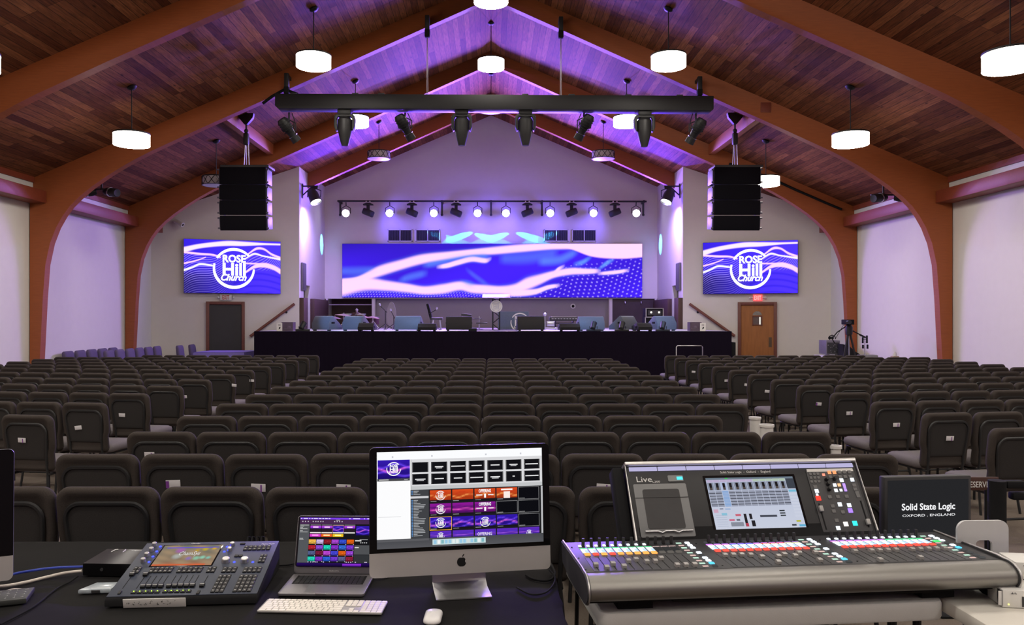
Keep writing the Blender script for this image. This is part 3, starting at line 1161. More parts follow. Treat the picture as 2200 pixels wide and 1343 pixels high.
# ---------------------------------------------------------------- line arrays
M_grille = pmat('array_grille', (.0035, .003, .006), .8, var=.3, scale=260, spec=.15)
M_side = pmat('array_side', (.10, .09, .13), .5)
for sx, pxc, hx, hy in ((-1, 521, 526, 288), (1, 1584, 1582, 288)):
    Y = 16.95
    top = at(pxc, 359, Y)
    k = Y / F
    t = thing('line_array_speaker', 'black line array loudspeaker hanging left of the stage' if sx < 0 else 'black line array loudspeaker hanging right of the stage', 'loudspeaker', top,
              group='line arrays beside the stage')
    wd = 100 * k
    y, z = 0., 0.
    ang = 0
    for i, hgt in enumerate((38, 33, 33, 33)):
        h = hgt * k
        ang = (0, 1, 3.5, 7)[i]
        Mx = Matrix.Translation((0, y, z)) @ Matrix.Rotation(R(ang), 4, 'X')
        mb = MB(Mx)
        mb.prism([(0, 0), (0, -h + .012), (.5, -h + .05), (.5, -.04)], -wd / 2, wd / 2, 'YZ', bev=.006)
        cab = mb.build('cabinet', pmat('array_black', (.004, .0035, .006), .7, spec=.2), t)
        mb = MB(Mx)
        mb.span(-wd / 2 + .015, wd / 2 - .015, -.012, 0, -h + .02, -.008, .003)
        mb.build('grille', M_grille, cab)
        for q in (-1, 1):
            mb = MB(Mx)
            mb.span(q * (wd / 2), q * (wd / 2 + .022), .03, .4, -h + .03, -.03, .004)
            for zz in (-.05, -h + .06):
                mb.cyl((q * wd / 2, .02, zz), (q * (wd / 2 + .05), .02, zz), .018, n=8)
            mb.build('rigging_plate', M_side, cab)
        y += math.sin(R(ang)) * h
        z -= h * math.cos(R(ang))
    mb = MB()
    mb.span(-wd / 2 + .02, wd / 2 + .06, .0, .5, .0, .05, .006)
    mb.build('bumper_frame', M_dark, t)
    a = at(hx, hy, Y)
    a.z = deck(a.x) - .1
    d = a - top
    mb = MB()
    mb.cyl((d.x, .1, .04), (d.x, .1, d.z * .45), .012, n=6)
    mb.cyl((d.x + .06, .1, .04), (d.x + .04, .1, d.z * .6), .012, n=6)
    mb.cyl((d.x - .05, .1, .04), (d.x - .02, .1, d.z * .5), .01, n=6)
    mb.build('chain', M_steel, t)
    mb = MB()
    mb.box((d.x, .1, d.z * .58), (.11, .12, .26), .03)
    mb.cyl((d.x, .1, d.z * .66), (d.x, .1, d.z * .9), .02, n=8)
    mb.ball((d.x, .1, d.z * .74), .05, 10)
    mb.build('hoist', M_black, t)
    mb = MB()
    mb.prism([(d.x - .17, d.z + .1), (d.x + .17, d.z + .1), (d.x + .15, d.z), (d.x + .03, d.z - .14), (d.x - .03, d.z - .14), (d.x - .15, d.z)], .05, .15, 'XZ')
    mb.build('beam_clamp', M_black, t)
mb = MB()
mb.tube([at(1567, 352, YB - .05), at(1600, 362, YB - .05), at(1660, 385, YB - .05), at(1710, 408, YB - .05), at(1770, 434, YB - .05), at(1808, 450, YB - .05)], .03, 6)
tag(mb.build('cable', M_matte), 'black cable run clipped along the arch right of the stage', 'cable')

# ---------------------------------------------------------------- back lighting bar over the video wall
YBAR = 25.68
a, b = at(725, 432, YBAR), at(1389, 433, YBAR)
t = thing('lighting_bar', 'long thin black lighting pipe on the back wall above the video wall', 'lighting bar', a)
MB().cyl((0, 0, 0), b - a, .028, n=10).build('pipe', M_black, t)
for px in (729, 949, 1055, 1165, 1384):
    x = (px - CX) * YBAR / F - a.x
    mb = MB()
    mb.span(x - .03, x + .03, 0, YK - YBAR - .006, -.05, .03, .006)
    mb.span(x - .03, x + .03, .14, .19, -.42, .0, .01)
    mb.ball((x, .15, -.43), .045, 8)
    mb.build('bracket', M_dark, t)
# PAR cans (lit)
par = thing('par_can', 'x', 'stage light', (0, 0, 0), group='lit par cans on the back bar')
mb = MB(Matrix.Rotation(R(90 + 14), 4, 'X'))
mb.lathe([(0, -.22), (.07, -.21), (.11, -.12), (.125, .0), (.135, .03), (.125, .035), (.115, .0)], 20)
mb.build('can', M_black, par)
mb = MB(Matrix.Rotation(R(90 + 14), 4, 'X'))
mb.lathe([(0, .012), (.06, .01), (.115, .0)], 20)
mb.build('lens', emat('par_lens', (.93, .95, 1.), 34.), par)
mb = MB()
mb.tube([(-.14, .05, 0), (-.14, .05, .17), (0, .05, .25), (.14, .05, .17), (.14, .05, 0)], .012, 6)
mb.cyl((0, .05, .25), (0, .02, .36), .015, n=6)
mb.build('yoke', M_black, par)
tp = tree(par)
PARS = (743, 837, 932, 1026, 1087, 1182, 1275, 1367)
for i, px in enumerate(PARS):
    p = at(px, 458, YBAR)
    lab = 'glaring white par can on the bar above the video wall, %s from the left' % ('first', 'second', 'third', 'fourth', 'fifth', 'sixth', 'seventh', 'eighth')[i]
    if i == 0:
        par.location = p
        par['label'] = lab
    else:
        dup(tp, lab, p)
    if 1 < i < 6:
        lamp('par_beam', 'SPOT', p + Vector((0, -.09, -.02)), p + Vector((0, -10, -1.5)), 1150, (.46, .24, 1.), R(150), .9, .1)
    lamp('par_up_beam', 'SPOT', p + Vector((0, -.09, .03)), (p.x * .75, 15.5, 8.4), 1500, (.12, .035, 1.), R(80), .9, .1)
    lamp('par_floor_beam', 'SPOT', p + Vector((0, -.1, -.03)), (p.x * .9, 20.3, ZS), 230, (.9, .88, 1.), R(26), .5, .1)
# small movers between them
sm = thing('small_moving_head', 'x', 'stage light', (0, 0, 0), group='small moving heads on the back bar')
mb = MB()
mb.prism([(-.16, -.09), (-.06, -.05), (.06, -.05), (.16, -.09), (.16, -.12), (-.16, -.12)], -.09, .09, 'XZ', bev=.008)
mb.build('base', M_black, sm)
for q in (-.06, .06):
    mb = MB()
    mb.box((q, -.02, -.02), (.04, .06, .07), .01)
    mb.build('clamp', M_steel, sm)
mb = MB()
mb.box((0, 0, -.22), (.1, .12, .22), .015)
mb.build('yoke', M_black, sm)
mb = MB(Matrix.Translation((0, 0, -.36)) @ Matrix.Rotation(R(-22), 4, 'Y').inverted())
mb.box((0, 0, 0), (.38, .2, .2), .04)
mb.build('head', M_blackp, sm)
ts2 = tree(sm)
mats = {}
for i, (px, tx, ty) in enumerate(((791, 962, 513), (885, 1052, 513), (980, 1140, 510), (1133, 990, 508), (1228, 1060, 512), (1321, 1165, 511))):
    p = at(px, 433, YBAR)
    s = 1 if px < CX else -1
    lab = 'black moving head on the bar above the video wall, %s from the left' % ('first', 'second', 'third', 'fourth', 'fifth', 'sixth')[i]
    if i == 0:
        sm.location = p
        sm['label'] = lab
        o = sm
    else:
        o = dup(ts2, lab, p, scale=(s, 1, 1))
    src = p + Vector((s * .21, -.02, -.44))
    w = at(tx, ty, YK)
    lamp('mover_beam', 'SPOT', src, w, 2300, (.03, .5, 1.), R(5.6), .08, .01)
    lamp('added_wall_wash', 'SPOT', src + Vector((0, -.35, 0)), (tx - CX) * YK / F * Vector((1, 0, 0)) + Vector((0, YK, 4.3)), 115, (.15, .10, 1.), R(150), 1., .25)  # added blue fill for the back wall, set clear of the heads
for sx in (-1, 1):
    # fresnel on a wall bracket at each side of the stage alcove
    p = Vector((sx * (XA - .36), 22.9, CH + (HY - 424) * 22.9 / F))
    t = thing('fresnel_spotlight', 'lit fresnel spot on a bracket at the %s edge of the stage alcove' % ('left' if sx < 0 else 'right'), 'stage light', p, group='fresnels at the alcove edges')
    q = Vector((-sx * .35, -.25, -.8)).normalized().to_track_quat('Z', 'Y').to_matrix()
    mb = MB()
    mb.lathe([(0, -.26), (.1, -.25), (.15, -.12), (.165, .12), (.18, .17), (.165, .175), (.15, .12)], 20, rot=q)
    mb.build('housing', M_dark, t)
    mb = MB()
    mb.lathe([(0, .14), (.15, .12)], 20, rot=q)
    mb.build('lens', emat('fresnel_lens', (1, 1, .95), 14.), t)
    mb = MB()
    mb.tube([(-.19, 0, 0), (-.19, .03, .2), (0, .05, .27), (.19, .03, .2), (.19, 0, 0)], .014, 6)
    mb.box((0, .05, .27), (.2, .08, .07), .01)
    mb.build('yoke', M_black, t)
    mb = MB()
    mb.cyl((sx * .36, .05, .33), (-sx * .1, .05, .33), .022, n=8)
    mb.cyl((sx * .36, .05, .05), (sx * .06, .05, .33), .02, n=8)
    mb.box((sx * .345, .05, .19), (.03, .08, .42), .005)
    mb.build('bracket', M_dark, t)
    d = q @ Vector((0, 0, 1))
    lamp('fresnel_beam', 'SPOT', p + d * .2, p + d * 3, 200, (.95, .9, 1.), R(75), .6, .12)
    lamp('fresnel_wall_wash', 'SPOT', p + d * .2, (sx * (XA + .2), 23.6, p.z - 1.2), 620, (.40, .30, 1.), R(105), .9, .1)
    lamp('fresnel_stage_cross', 'SPOT', p + d * .22, (-sx * 2.5, 19.6, ZS), 600, (.35, .55, 1.), R(60), .5, .1)
    # tight cyan beam spot on the alcove wall
    b = at(701 if sx < 0 else 1406, 523, 25.6)
    b.x = sx * XA
    lamp('wall_beam_spot', 'SPOT', (b.x - sx * 1.6, b.y - .15, b.z + 1.5), b, 2200, (.06, .5, 1.), R(13), .3, .01)

# double spots fixed under the side roof
for sx, px, py in ((-1, 206, 413), (1, 1910, 425)):
    Y = YA + .9
    p = at(px, py, Y)
    t = thing('twin_spotlight', 'pair of black can spots on a drop arm by the %s wall' % ('left' if sx < 0 else 'right'), 'spotlight', p, group='twin can spots by the side walls')
    zt = deck(p.x - sx * .2) - p.z
    mb = MB()
    mb.tube([(-sx * .25, 0, zt - .01), (-sx * .12, 0, zt - .06), (-sx * .12, 0, .14), (-sx * .12, 0, .04)], .02, 8)
    mb.cyl((-.38, 0, .06), (.42, 0, .06), .018, n=8)
    mb.build('drop_arm', M_black, t)
    for x0, x1, y1 in ((-.3, -.1, -.3), (.22, .42, -.3)):
        mb = MB()
        q = Vector((.9 if x0 > 0 else -.9, -.5, -.15)).normalized().to_track_quat('Z', 'Y').to_matrix()
        mb.lathe([(0, -.2), (.07, -.19), (.09, -.1), (.09, .18), (.075, .2), (0, .19)], 16, c=((x0 + x1) / 2, 0, .0), rot=q)
        cn = mb.build('can', M_black, t)
        mb = MB()
        mb.lathe([(.092, -.03), (.098, -.03), (.098, .0), (.092, .0)], 16, c=((x0 + x1) / 2, 0, .0), rot=q)
        mb.build('ring', M_steel, cn)
# ================================================================ things on the stage
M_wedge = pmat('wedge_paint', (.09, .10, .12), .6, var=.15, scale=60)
M_wedge2 = pmat('small_and_shaded_wedge', (.008, .007, .010), .75, var=.15, scale=60)  # black of the small wedges; also paints shade on two large ones


def wedge(px0, px1, pyt, Y, rz, label, mat=M_wedge, small=False, k=1.):
    c = at((px0 + px1) / 2, 700, Y)
    w = (px1 - px0) * Y / F
    h = CH + (HY - pyt) * Y / F - ZS
    t = thing('stage_monitor', label, 'loudspeaker', (c.x, Y, ZS), rz, group='small wedge monitors along the stage edge' if small else 'large wedge monitors along the stage edge')
    d = .50 * k
    mb = MB()
    prof = [(0, .03), (-.01, h * .5), (.10 * k, h - .02), (.13 * k, h), (.17 * k, h), (d, .12), (d, .03)]
    mb.prism(prof, -w / 2, w / 2, 'YZ', bev=.008)
    mb.build('cabinet', mat, t)
    MB().prism([(.185 * k, h - .012), (d + .006, .125), (d - .01, .11), (.17 * k, h - .03)], -w / 2 + .02, w / 2 - .02, 'YZ').build('grille', M_matte, t)
    for q in (-1, 1):
        mb = MB()
        mb.box((q * (w / 2 + .001), .16 * k, h * .55), (.012, .12, .045), .004)
        mb.build('handle_recess', M_matte, t)
        mb = MB()
        mb.span(q * w * .42 - .03, q * w * .42 + .03, .03, .1, 0, .032)
        mb.build('foot', M_matte, t)
    return t


wedge(664, 712, 679, 19.75, -30, 'blue lit wedge monitor nearest the left end of the stage')
wedge(732, 779, 679, 19.75, -22, 'blue lit wedge monitor, second from the left end of the stage')
wedge(846, 902, 679, 19.75, -10, 'wedge monitor with blue top, left of the microphone boom')
wedge(958, 1014, 680, 19.7, 2, 'dark wedge monitor just left of the truss lectern', M_wedge2)
wedge(1112, 1170, 679, 19.6, 3, 'dark wedge monitor just right of the truss lectern', M_wedge2)
wedge(1245, 1300, 680, 19.75, 8, 'blue lit wedge monitor below the white wall ring')
wedge(1334, 1378, 679, 19.85, 42, 'wedge monitor turned sideways below the road cases')
wedge(1408, 1458, 679, 19.85, 24, 'blue lit wedge monitor nearest the right end of the stage')
wedge(768, 802, 694, 19.26, -6, 'small black wedge in front of the second blue wedge from left', M_wedge2, True, .8)
wedge(897, 936, 695, 19.26, -2, 'small black wedge below the microphone boom', M_wedge2, True, .8)
wedge(1203, 1247, 695, 19.26, 4, 'small black wedge right of the lectern by the keyboard', M_wedge2, True, .8)
wedge(1370, 1403, 694, 19.26, 14, 'small black wedge between the two rightmost large wedges', M_wedge2, True, .8)
mb = MB()
mb.span(-.1, .1, 0, .25, 0, .07, .01)
tag(mb.build('stage_box', M_matte, loc=(-.45, 19.35, ZS)), 'flat black cable box on the stage beside the dark left wedge', 'box')
for i, (px, Y) in enumerate(((650, 19.5), (1275, 19.4), (1336, 19.4), (1424, 19.35))):
    x = (px - CX) * Y / F
    t = thing('floor_lamp_can', 'small black floor can light on the stage edge, %s' % ('at the far left', 'below the blue wedge near the ring', 'left of the sideways wedge', 'before the rightmost wedge')[i], 'stage light', (x, Y, ZS),
              group='floor cans along the stage edge')
    mb = MB()
    q = Vector((.3, .6, .8)).normalized().to_track_quat('Z', 'Y').to_matrix()
    mb.lathe([(0, -.1), (.06, -.09), (.07, .1), (0, .09)], 14, c=(0, 0, .13), rot=q)
    mb.build('can', M_black, t)
    mb = MB()
    mb.tube([(-.09, 0, .12), (-.09, 0, .01), (.09, 0, .01), (.09, 0, .12)], .01, 6)
    mb.span(-.17, .17, -.04, .08, 0, .05, .01)
    mb.build('yoke', M_black, t)

# truss lectern with round emblem
Y = 20.4
c = at(1066, 0, Y)
t = thing('lectern', 'square truss lectern with clear top and round white emblem disc', 'lectern', (c.x, Y, ZS))
hh = CH + (HY - 640) * Y / F - ZS
w = 14.5 * Y / F / 2
mb = MB()
for sx in (-1, 1):
    for sy in (-1, 1):
        mb.cyl((sx * w, sy * w, .02), (sx * w, sy * w, hh), .018, n=6)
k = 5
for i in range(k):
    z0, z1 = hh * i / k, hh * (i + 1) / k
    for sy in (-1, 1):
        s = 1 if i % 2 else -1
        mb.cyl((-s * w, sy * w, z0 + .02), (s * w, sy * w, z1), .012, n=6)
        mb.cyl((sy * w, -s * w, z0 + .02), (sy * w, s * w, z1), .01, n=6)
mb.build('truss_column', M_black, t)
mb = MB()
mb.span(-.55, .55, -.3, .3, 0, .025, .006)
mb.build('base_plate', M_matte, t)
mb = MB()
mb.box((0, -.02, hh + .04), (.72, .42, .02), .004, Matrix.Rotation(R(14), 3, 'X'))
mb.box((-.22, -.21, hh - .02), (.27, .02, .03), .004)
mb.box((.22, -.21, hh - .02), (.27, .02, .03), .004)
M_acry = pmat('clear_acrylic', (.10, .065, .105), .4, var=.02)
M_acry.node_tree.nodes['Principled BSDF'].inputs['Alpha'].default_value = .62
mb.build('reading_top', M_acry, t)
zc = CH + (HY - 658.5) * Y / F - ZS
r = 13.2 * Y / F
MB().lathe([(0, .03), (r - .005, .03), (r, .02), (r, 0), (0, 0)], 36, c=(0, -w - .02, zc), rot=Matrix.Rotation(R(90), 3, 'X')).build('emblem_disc', M_whitep, t)
mb = MB(Matrix.Translation((0, -w - .052, zc)) @ Matrix.Rotation(R(90), 4, 'X'))
add_logo(mb, 0, 0, r * .82)
mb.build('emblem', pmat('pale_grey_print', (.50, .50, .58), .6), t, smooth=0)

# keyboards on stands and the printed front cloth
def keyboard(px0, px1, pyt, Y, label, mat):
    a = at((px0 + px1) / 2, pyt, Y)
    w = (px1 - px0) * Y / F
    t = thing('stage_keyboard', label, 'keyboard', (a.x, Y, ZS), group='keyboards on the stage')
    z = a.z - ZS
    mb = MB()
    mb.span(-w / 2, w / 2, -.15, .15, z - .11, z, .012)
    mb.build('case', mat, t)
    mb = MB()
    mb.span(-w / 2 + .06, w / 2 - .06, .0, .14, z, z + .01)
    mb.build('keys', M_whitep, t)
    mb = MB()
    for q in (-.3, .3):
        mb.cyl((q * w, -.2, .02), (q * w, .2, z - .11), .018, n=6)
        mb.cyl((q * w, .2, .02), (q * w, -.2, z - .11), .018, n=6)
    mb.cyl((-.3 * w, 0, z * .5), (.3 * w, 0, z * .5), .014, n=6)
    mb.build('stand', M_black, t)
    for i in range(9):
        x = -w * .4 + w * .8 * i / 8
        MB().box((x, -.155, z - .05), (.05, .01, .02)).build('slider', M_steel, t)


keyboard(1074, 1133, 679, 22.2, 'pale keyboard on a stand just right of the truss lectern', pmat('pale_keyboard', (.5, .5, .55), .5))
keyboard(1180, 1243, 681, 22.0, 'dark keyboard on a stand below the white wall ring', M_dark)
a = at(1103, 690, 21.7)
t = thing('printed_banner', 'blue grey cloth with white emblem hanging under the pale keyboard', 'banner', (a.x, 21.7, ZS))
MB().span(-.42, .42, 0, .02, .0, .5, .003).build('cloth', pmat('blue_grey_cloth', (.11, .14, .20), .8), t)
mb = MB(Matrix.Translation((.18, -.004, .2)) @ Matrix.Rotation(R(90), 4, 'X'))
add_logo(mb, 0, 0, .26)
mb.build('emblem', M_whitep, t, smooth=0)

# drum kit in the niche on the left
Yd = 22.8
a = at(752, 0, Yd)
t = thing('drum_kit', 'drum kit with pink lit cymbals before the dark niche', 'drum kit', (a.x, Yd, ZS))
M_cym = pmat('cymbal_bronze', (.75, .5, .42), .28, 1.)
M_drum = pmat('drum_shell', (.09, .025, .04), .35)


def relz(px, py, Y, o):
    p = at(px, py, Y)
    return Vector((p.x - o[0], p.y - o[1], p.z - o[2]))


o0 = (a.x, Yd, ZS)
for px, py, rr in ((740, 678, .26), (718, 684, .2), (783, 682, .19), (801, 683, .2)):
    p = relz(px, py, Yd, o0)
    p.y = .1 * math.sin(px)
    cy = MB().lathe([(0, .05), (.05, .04), (rr, 0), (rr, -.006), (0, .03)], 20, c=p, rot=Matrix.Rotation(R(6), 3, 'Y')).build('cymbal', M_cym, t)
    mb = MB()
    mb.cyl(p + Vector((0, 0, .08)), (p.x, p.y, .1), .012, n=6)
    for q in (0, 120, 240):
        mb.cyl((p.x, p.y, .25), (p.x + .18 * math.cos(R(q)), p.y + .18 * math.sin(R(q)), .01), .01, n=6)
    mb.build('cymbal_stand', M_steel, t)
mb = MB()
mb.lathe([(0, -.2), (.24, -.2), (.24, .2), (0, .2)], 22, c=(.1, .45, .245), rot=Matrix.Rotation(R(90), 3, 'X'))
mb.build('bass_drum', M_drum, t)
for x, y, r_, z in ((-.1, .1, .14, .33), (.28, .12, .15, .33), (.62, .3, .17, .24)):
    MB().lathe([(0, -.11), (r_, -.11), (r_, .11), (0, .11)], 18, c=(x, y, z)).build('tom_drum', M_drum, t)
    MB().lathe([(r_, .08), (r_ + .012, .08), (r_ + .012, .115), (r_, .115)], 18, c=(x, y, z)).build('hoop', M_steel, t)
mb = MB()
p = relz(764, 668, Yd, o0)
mb.cyl((p.x, .2, .1), (p.x, .2, p.z - .05), .014, n=6)
mb.lathe([(0, 0), (.03, .02), (.045, .1), (0, .14)], 10, c=(p.x, .2, p.z - .06))
mb.build('stand_rod', M_steel, t)

# microphone stands and music gear
def mic_stand(px, py, Y, boom, label, h2=None):
    p = at(px, py, Y)
    t = thing('microphone_stand', label, 'microphone stand', (p.x, Y, ZS), group='microphone stands on the stage')
    h = p.z - ZS
    mb = MB()
    mb.cyl((0, 0, .01), (0, 0, h), .011, n=6)
    mb.build('pole', M_black, t)
    mb = MB()
    for q in (30, 150, 270):
        mb.cyl((0, 0, .16), (.26 * math.cos(R(q)), .26 * math.sin(R(q)), .012), .009, n=6)
    mb.build('tripod', M_black, t)
    b = Vector((boom[0] * Y / F, 0, boom[1] * Y / F))
    mb = MB()
    mb.cyl(Vector((-b.x * .35, 0, h - b.z * .35)), Vector((b.x, 0, h + b.z)), .01, n=6)
    mb.build('boom_arm', M_black, t)
    mb = MB()
    mb.cyl(Vector((b.x, 0, h + b.z)), Vector((b.x * 1.1, -.03, h + b.z + .05)), .016, .026, 8)
    mb.build('microphone', M_steel, t)


mic_stand(828, 668, 21.2, (-11, 11), 'black microphone stand in front of the pale oval panel')
mic_stand(926, 672, 20.6, (12, 7), 'boom microphone stand right of the blue topped wedge')
mic_stand(846, 680, 21.4, (-6, 12), 'short chrome microphone stand by the pale oval panel')
a = at(841, 0, 22.3)
t = thing('oval_screen', 'tall pale oval pop-up panel standing behind the microphone stands', 'panel', (a.x, 22.3, ZS))
h = CH + (HY - 648) * 22.3 / F - ZS
mb = MB()
mb.lathe([(0, .01), (.5, .01), (.51, 0), (.5, -.01), (0, -.01)], 32)
ob = mb.build('disc', pmat('pale_mesh', (.27, .24, .28), .8), t)
ob.rotation_euler = (R(90), 0, 0)
ob.scale = (.26, h / 1.04, 1)
ob.location = (0, 0, h / 2)
a = at(934, 0, 21.4)
t = thing('music_stool', 'black padded stool with backrest behind the small black wedge', 'stool', (a.x, 21.4, ZS))
mb = MB()
mb.box((.05, 0, .30), (.34, .34, .06), .02)
mb.build('seat', M_dark, t)
mb = MB()
mb.box((-.14, 0, .5), (.07, .3, .42), .02, Matrix.Rotation(R(-14), 3, 'Y'))
mb.build('backrest', M_matte, t)
mb = MB()
for q in (-.12, .12):
    for r_ in (-.12, .12):
        mb.cyl((.05 + q, r_, 0), (.05 + q * .7, r_ * .7, .28), .014, n=6)
mb.build('leg_frame', M_steel, t)
a = at(1002, 0, 21.6)
t = thing('mixer_stand', 'black stand with small mixer and shelves behind the dark left wedge', 'stand', (a.x, 21.6, ZS))
h = CH + (HY - 677) * 21.6 / F - ZS
mb = MB()
mb.box((0, 0, h), (.28, .25, .06), .01, Matrix.Rotation(R(6), 3, 'Y'))
mb.build('mixer', M_dark, t)
mb = MB()
mb.box((.12, 0, h - .1), (.62, .3, .02), .004)
mb.box((.42, 0, h - .22), (.3, .3, .03), .004)
mb.build('shelf', M_dark, t)
mb = MB()
for x in (-.1, .35):
    mb.cyl((x, 0, 0), (x, 0, h - .03), .016, n=6)
    mb.cyl((x - .1, .1, .01), (x + .1, -.1, .01), .012, n=6)
mb.build('leg_frame', M_steel, t)
a = at(1175, 0, 21.4)
t = thing('drum_pedal_rack', 'low rack of chrome fittings beside the dark keyboard', 'rack', (a.x, 21.4, ZS))
mb = MB()
mb.span(-.05, .35, -.1, .1, .02, .06, .008)
mb.box((.1, 0, .16), (.2, .14, .12), .01)
mb.build('chassis', M_steel, t)
mb = MB()
mb.cyl((-.05, 0, 0), (-.05, 0, .42), .015, n=6)
mb.ball((-.05, 0, .42), .05, 8)
mb.build('upright', M_steel, t)

# road cases on the right
a = at(1404, 0, 23.4)
for i, (z, hgt, w) in enumerate(((.0, .34, .58), (.345, .26, .5))):
    t = thing('road_case', ('lower black road case with aluminium edges near the dark stage door' if i == 0 else 'upper black rack case with two bright lights, on the other case'), 'case', (a.x - .02 * i, 23.4, ZS + z),
              group='stacked road cases')
    MB().span(-w / 2, w / 2, -.25, .25, 0, hgt, .008).build('box', M_matte, t)
    mb = MB()
    for q in (-w / 2, w / 2):
        mb.span(q - .012, q + .012, -.262, -.24, 0, hgt)
    for q in (0, hgt):
        mb.span(-w / 2, w / 2, -.262, -.24, max(0, q - .012), min(q + .012, hgt))
    mb.build('edging', M_steel, t)
    if i:
        for q in (-.1, .13):
            MB().ball((q, -.26, .14), .03, 8).build('lamp', emat('case_lamp', (1, .95, .8), 2.2, False), t)
        MB().span(-.19, .2, -.256, -.25, .06, .2).build('rack_panel', M_dark, t)

# clear donation boxes at both ends of the stage
for px, i in ((620, 0), (1492, 1)):
    a = at(px, 0, 19.8)
    t = thing('donation_box', 'clear acrylic box with papers at the %s end of the stage' % ('left', 'right')[i], 'box', (a.x, 19.8, ZS), group='acrylic boxes at the stage ends')
    mb = MB()
    s = .14
    for q in (-s, s):
        mb.span(q - .003, q + .003, -s, s, 0, .22)
        mb.span(-s, s, q - .003, q + .003, 0, .22)
    mb.span(-s, s, -s, s, 0, .008)
    mb.build('box', M_acry, t)
    mb = MB()
    mb.box((-.01, 0, .04), (.2, .2, .05), .02)
    mb.ball((.02, -.03, .08), .05, 8)
    mb.build('papers', M_whitep, t)
    mb = MB()
    x = -.19 if i == 0 else .17
    mb.span(x - .07, x + .07, -s - .01, -s - .005, .0, .2)
    cd = mb.build('card', M_whitep, t)
    mb = MB()
    mb.prism([(x - .02, .04), (x + .02, .06), (x + .03, .1), (x - .0, .1)], -s - .014, -s - .011, 'XZ')
    mb.span(x - .03, x + .03, -s - .014, -s - .011, .14, .155)
    mb.build('print', M_matte, cd)

# table with purple lit cloth and the small chairs' corner, front left
a = at(496, 757, 20.6)
t = thing('side_table', 'long table under a smooth cloth in front of the dark doorway', 'table', (a.x, 20.3, 0))
mb = MB()
mb.span(-.62, .62, -.6, .6, .74, .79, .01)
mb.build('tabletop', M_whitep, t)
for q in (-.5, .5):
    for r_ in (-.5, .5):
        MB().cyl((q, r_, 0), (q, r_, .74), .02, n=8).build('leg', M_black, t)
mb = MB()
mb.span(-.64, .64, -.62, .62, .792, .798)
for q in (-.62, .616):
    mb.span(-.64, .64, q, q + .004, .45, .798)
for q in (-.64, .636):
    mb.span(q, q + .004, -.62, .62, .45, .798)
tag(mb.build('tablecloth', pmat('lilac_lit_cloth', (.24, .19, .58), .8), loc=(a.x, 20.3, 0)), 'smooth blue lit lilac cloth on the table before the dark doorway', 'tablecloth')  # lilac cloth with blue light put into its colour

# metal cart handle before the stage
a, b = at(1453, 743, 18.6), at(1509, 743, 18.6)
t = thing('hand_cart', 'metal hand cart with tall loop handle in front of the stage skirt', 'cart', (a.x, 18.6, 0))
mb = MB()
w = b.x - a.x
mb.tube([(0, 0, .2), (0, 0, a.z - .03), (.03, 0, a.z), (w - .03, 0, a.z), (w, 0, a.z - .03), (w, 0, .2)], .016, 8)
mb.build('handle', M_steel, t)
MB().span(-.03, w + .03, -.8, .05, .14, .2, .01).build('platform', M_dark, t)
for q in (.05, w - .05):
    for r_ in (-.7, -.05):
        MB().lathe([(0, -.02), (.065, -.02), (.065, .02), (0, .02)], 14, c=(q, r_, .066), rot=Matrix.Rotation(R(90), 3, 'Y')).build('wheel', M_matte, t)

# ---------------------------------------------------------------- video corner at the right wall
t = thing('folding_table', 'long low table with video gear along the right wall, behind the chairs', 'table', (8.55, 18.6, 0))
ztab = .72
MB().span(-.33, .32, -1.58, 1.55, ztab - .04, ztab, .008).build('tabletop', M_whitep, t)
for q in (-.26, .26):
    for r_ in (-1.4, 1.4):
        MB().cyl((q, r_, 0), (q, r_, ztab - .04), .018, n=8).build('leg', M_black, t)
Yv = 19.9
a = at(1779, 0, Yv)
t = thing('equipment_rack', 'grey rack case with front panel of knobs on the video table', 'rack', (a.x, Yv - .1, ztab + .001))
w = .34
h = CH + (HY - 731) * Yv / F - ztab
mb = MB()
mb.span(-w / 2, w / 2, -.2, .25, .03, h, .008)
for q in (-.12, .12):
    mb.span(q - .03, q + .03, -.18, -.1, 0, .03)
mb.build('box', pmat('grey_case', (.16, .15, .18), .5), t)
mb = MB()
mb.span(-w / 2 + .02, w / 2 - .02, -.206, -.2, .05, h - .05)
mb.build('front_panel', M_dark, t)
mb = MB()
random.seed(3)
for i in range(14):
    mb.box((random.uniform(-.13, .13), -.21, random.uniform(.08, h - .08)), (.02, .01, .02), .004)
mb.build('knobs', M_steel, t)
mb = MB()
mb.prism([(-.15, .0), (.27, .0), (.27, .05), (.15, .12), (.0, .26), (-.15, .3)], -.12, .2, 'XZ', bev=.01)
tag(mb.build('video_mixer', M_matte, loc=(a.x + .2, Yv - .62, ztab + .001)), 'sloping black mixer desk next to the grey rack case', 'mixer')
Yv = 17.42
a = at(1824, 692, Yv)
t = thing('tripod_camera', 'black video camera on a tall tripod by the right wall', 'camera', (a.x, Yv, 0))
h = a.z
mb = MB()
mb.box((-.05, -.05, h), (.16, .3, .11), .015)
mb.build('camera_body', M_matte, t)
mb = MB()
mb.cyl((-.12, -.2, h + .0), (-.12, -.3, h), .04, .045, 12)
mb.build('lens', M_glass, t)
mb = MB()
mb.lathe([(0, h - .28), (.07, h - .28), (.08, h - .12), (.05, h - .05), (0, h - .05)], 14)
mb.build('head', M_black, t)
mb = MB()
mb.cyl((0, 0, h - .15), (.34, -.05, h - .34), .013, n=8)
mb.cyl((.22, -.03, h - .275), (.34, -.05, h - .34), .02, n=8)
mb.build('pan_handle', M_black, t)
for q in (200, 320, 90):
    mb = MB()
    mb.cyl((.03 * math.cos(R(q)), .03 * math.sin(R(q)), h - .28), (.32 * math.cos(R(q)), .28 * math.sin(R(q)), .0), .022, .016, 8)
    mb.build('leg', M_black, t)
mb = MB()
